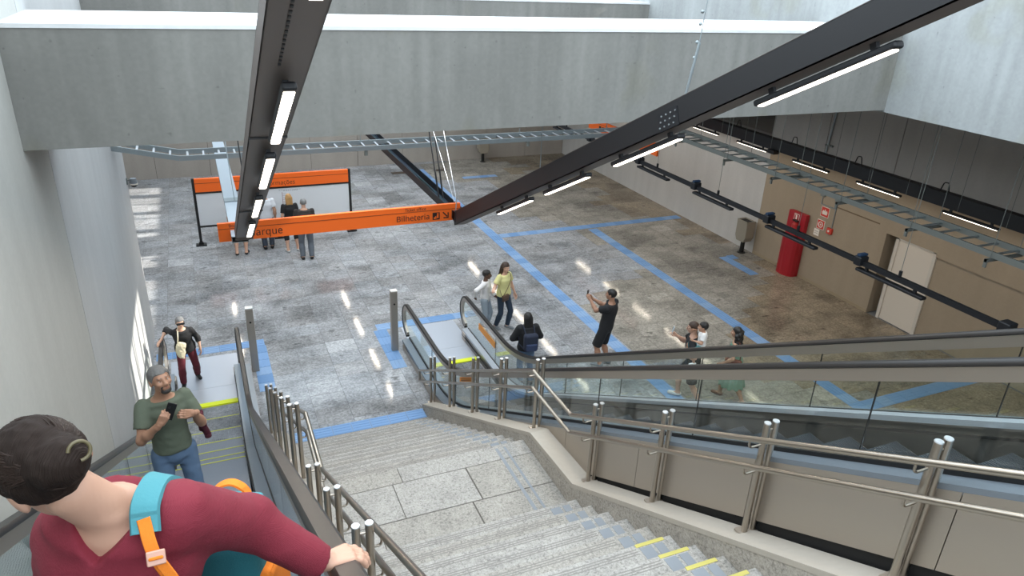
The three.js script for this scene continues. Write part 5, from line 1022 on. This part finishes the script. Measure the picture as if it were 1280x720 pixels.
  obj('zip', tube([Q(0.163, -0.64, -0.24), Q(0.163, -0.38, -0.24), Q(0.13, -0.293, -0.24)], 0.005, 6, 20), M.alu, b);
  const ribbon = (pts, w, th, m, name, nrm) => {             // flat band through points; nrm: outward direction at each point
    const c = new THREE.CatmullRomCurve3(pts.map((q) => V(...q))), cn = new THREE.CatmullRomCurve3(nrm.map((q) => V(...q))), n = 28, pos = [], idx = [];
    for (let i = 0; i <= n; i++) { const q = c.getPoint(i / n), t = c.getTangent(i / n), N = cn.getPoint(i / n).normalize(), S = t.clone().cross(N).normalize(); N.copy(S.clone().cross(t)).normalize(); for (const [a, e] of [[-1, -0.6], [-0.85, 1], [0.85, 1], [1, -0.6]]) { const v = q.clone().addScaledVector(S, a * w / 2).addScaledVector(N, e * th / 2); pos.push(v.x, v.y, v.z); } }
    for (let i = 0; i < n; i++) for (let k = 0; k < 4; k++) { const a = i * 4 + k, e = i * 4 + (k + 1) % 4; idx.push(a, a + 4, e, e, a + 4, e + 4); }
    for (const o of [0, n * 4]) idx.push(o, o + 1, o + 2, o, o + 2, o + 3);
    const g = new THREE.BufferGeometry(); g.setAttribute('position', new THREE.Float32BufferAttribute(pos, 3)); g.setIndex(idx); return obj(name, toCreasedNormals(g, 0.8), m, b);
  };
  ribbon([[-0.14, 6.28, -1.62], [-0.145, 6.44, -1.55], [-0.175, 6.540, -1.46], [-0.198, 6.545, -1.37], [-0.202, 6.505, -1.33]], 0.058, 0.014, tealL, 'shoulder_strap', [[0.3, 0.6, -0.8], [0.2, 1, -0.3], [0.1, 1, 0.2], [0, 0.8, 0.6], [0, 0.5, 0.9]]);
  ribbon([[-0.202, 6.535, -1.34], [-0.192, 6.475, -1.305], [-0.16, 6.37, -1.30], [-0.13, 6.25, -1.31], [-0.09, 6.1, -1.36]], 0.026, 0.004, org, 'webbing', [[0, 0.7, 0.7], [0, 0.4, 0.9], [0.1, 0.2, 1], [0.2, 0.1, 1], [0.3, 0, 1]]);
  ribbon([[-0.182, 6.462, -1.290], [-0.160, 6.40, -1.285], [-0.145, 6.34, -1.285]], 0.022, 0.004, org, 'webbing', [[0, 0.4, 0.9], [0.1, 0.2, 1], [0.1, 0.2, 1]]);
  const bk = new THREE.Group(); bk.name = 'buckle'; b.add(bk);
  { const g = new RoundedBoxGeometry(0.036, 0.03, 0.008, 2, 0.003).rotateX(-0.5).translate(-0.187, 6.468, -1.293); obj('frame', g, std(C('#cf9f8c'), 0.35), bk); const g2 = new RoundedBoxGeometry(0.028, 0.007, 0.01, 2, 0.003).rotateX(-0.5).translate(-0.187, 6.469, -1.291); obj('slot_bar', g2, org, bk); }
  ribbon([Q(0.03, -0.29, -0.2), Q(0.035, -0.2, -0.21), Q(0.08, -0.175, -0.22), Q(0.12, -0.2, -0.22), Q(0.125, -0.29, -0.22)], 0.028, 0.006, org, 'haul_loop', [[-1, 0.2, 0], [-0.7, 0.7, 0], [0, 1, 0], [0.7, 0.7, 0], [1, 0.2, 0]].map(([s, u]) => arr(sd.clone().multiplyScalar(s).addScaledVector(up, u))));
}
renderer.render(scene, camera);
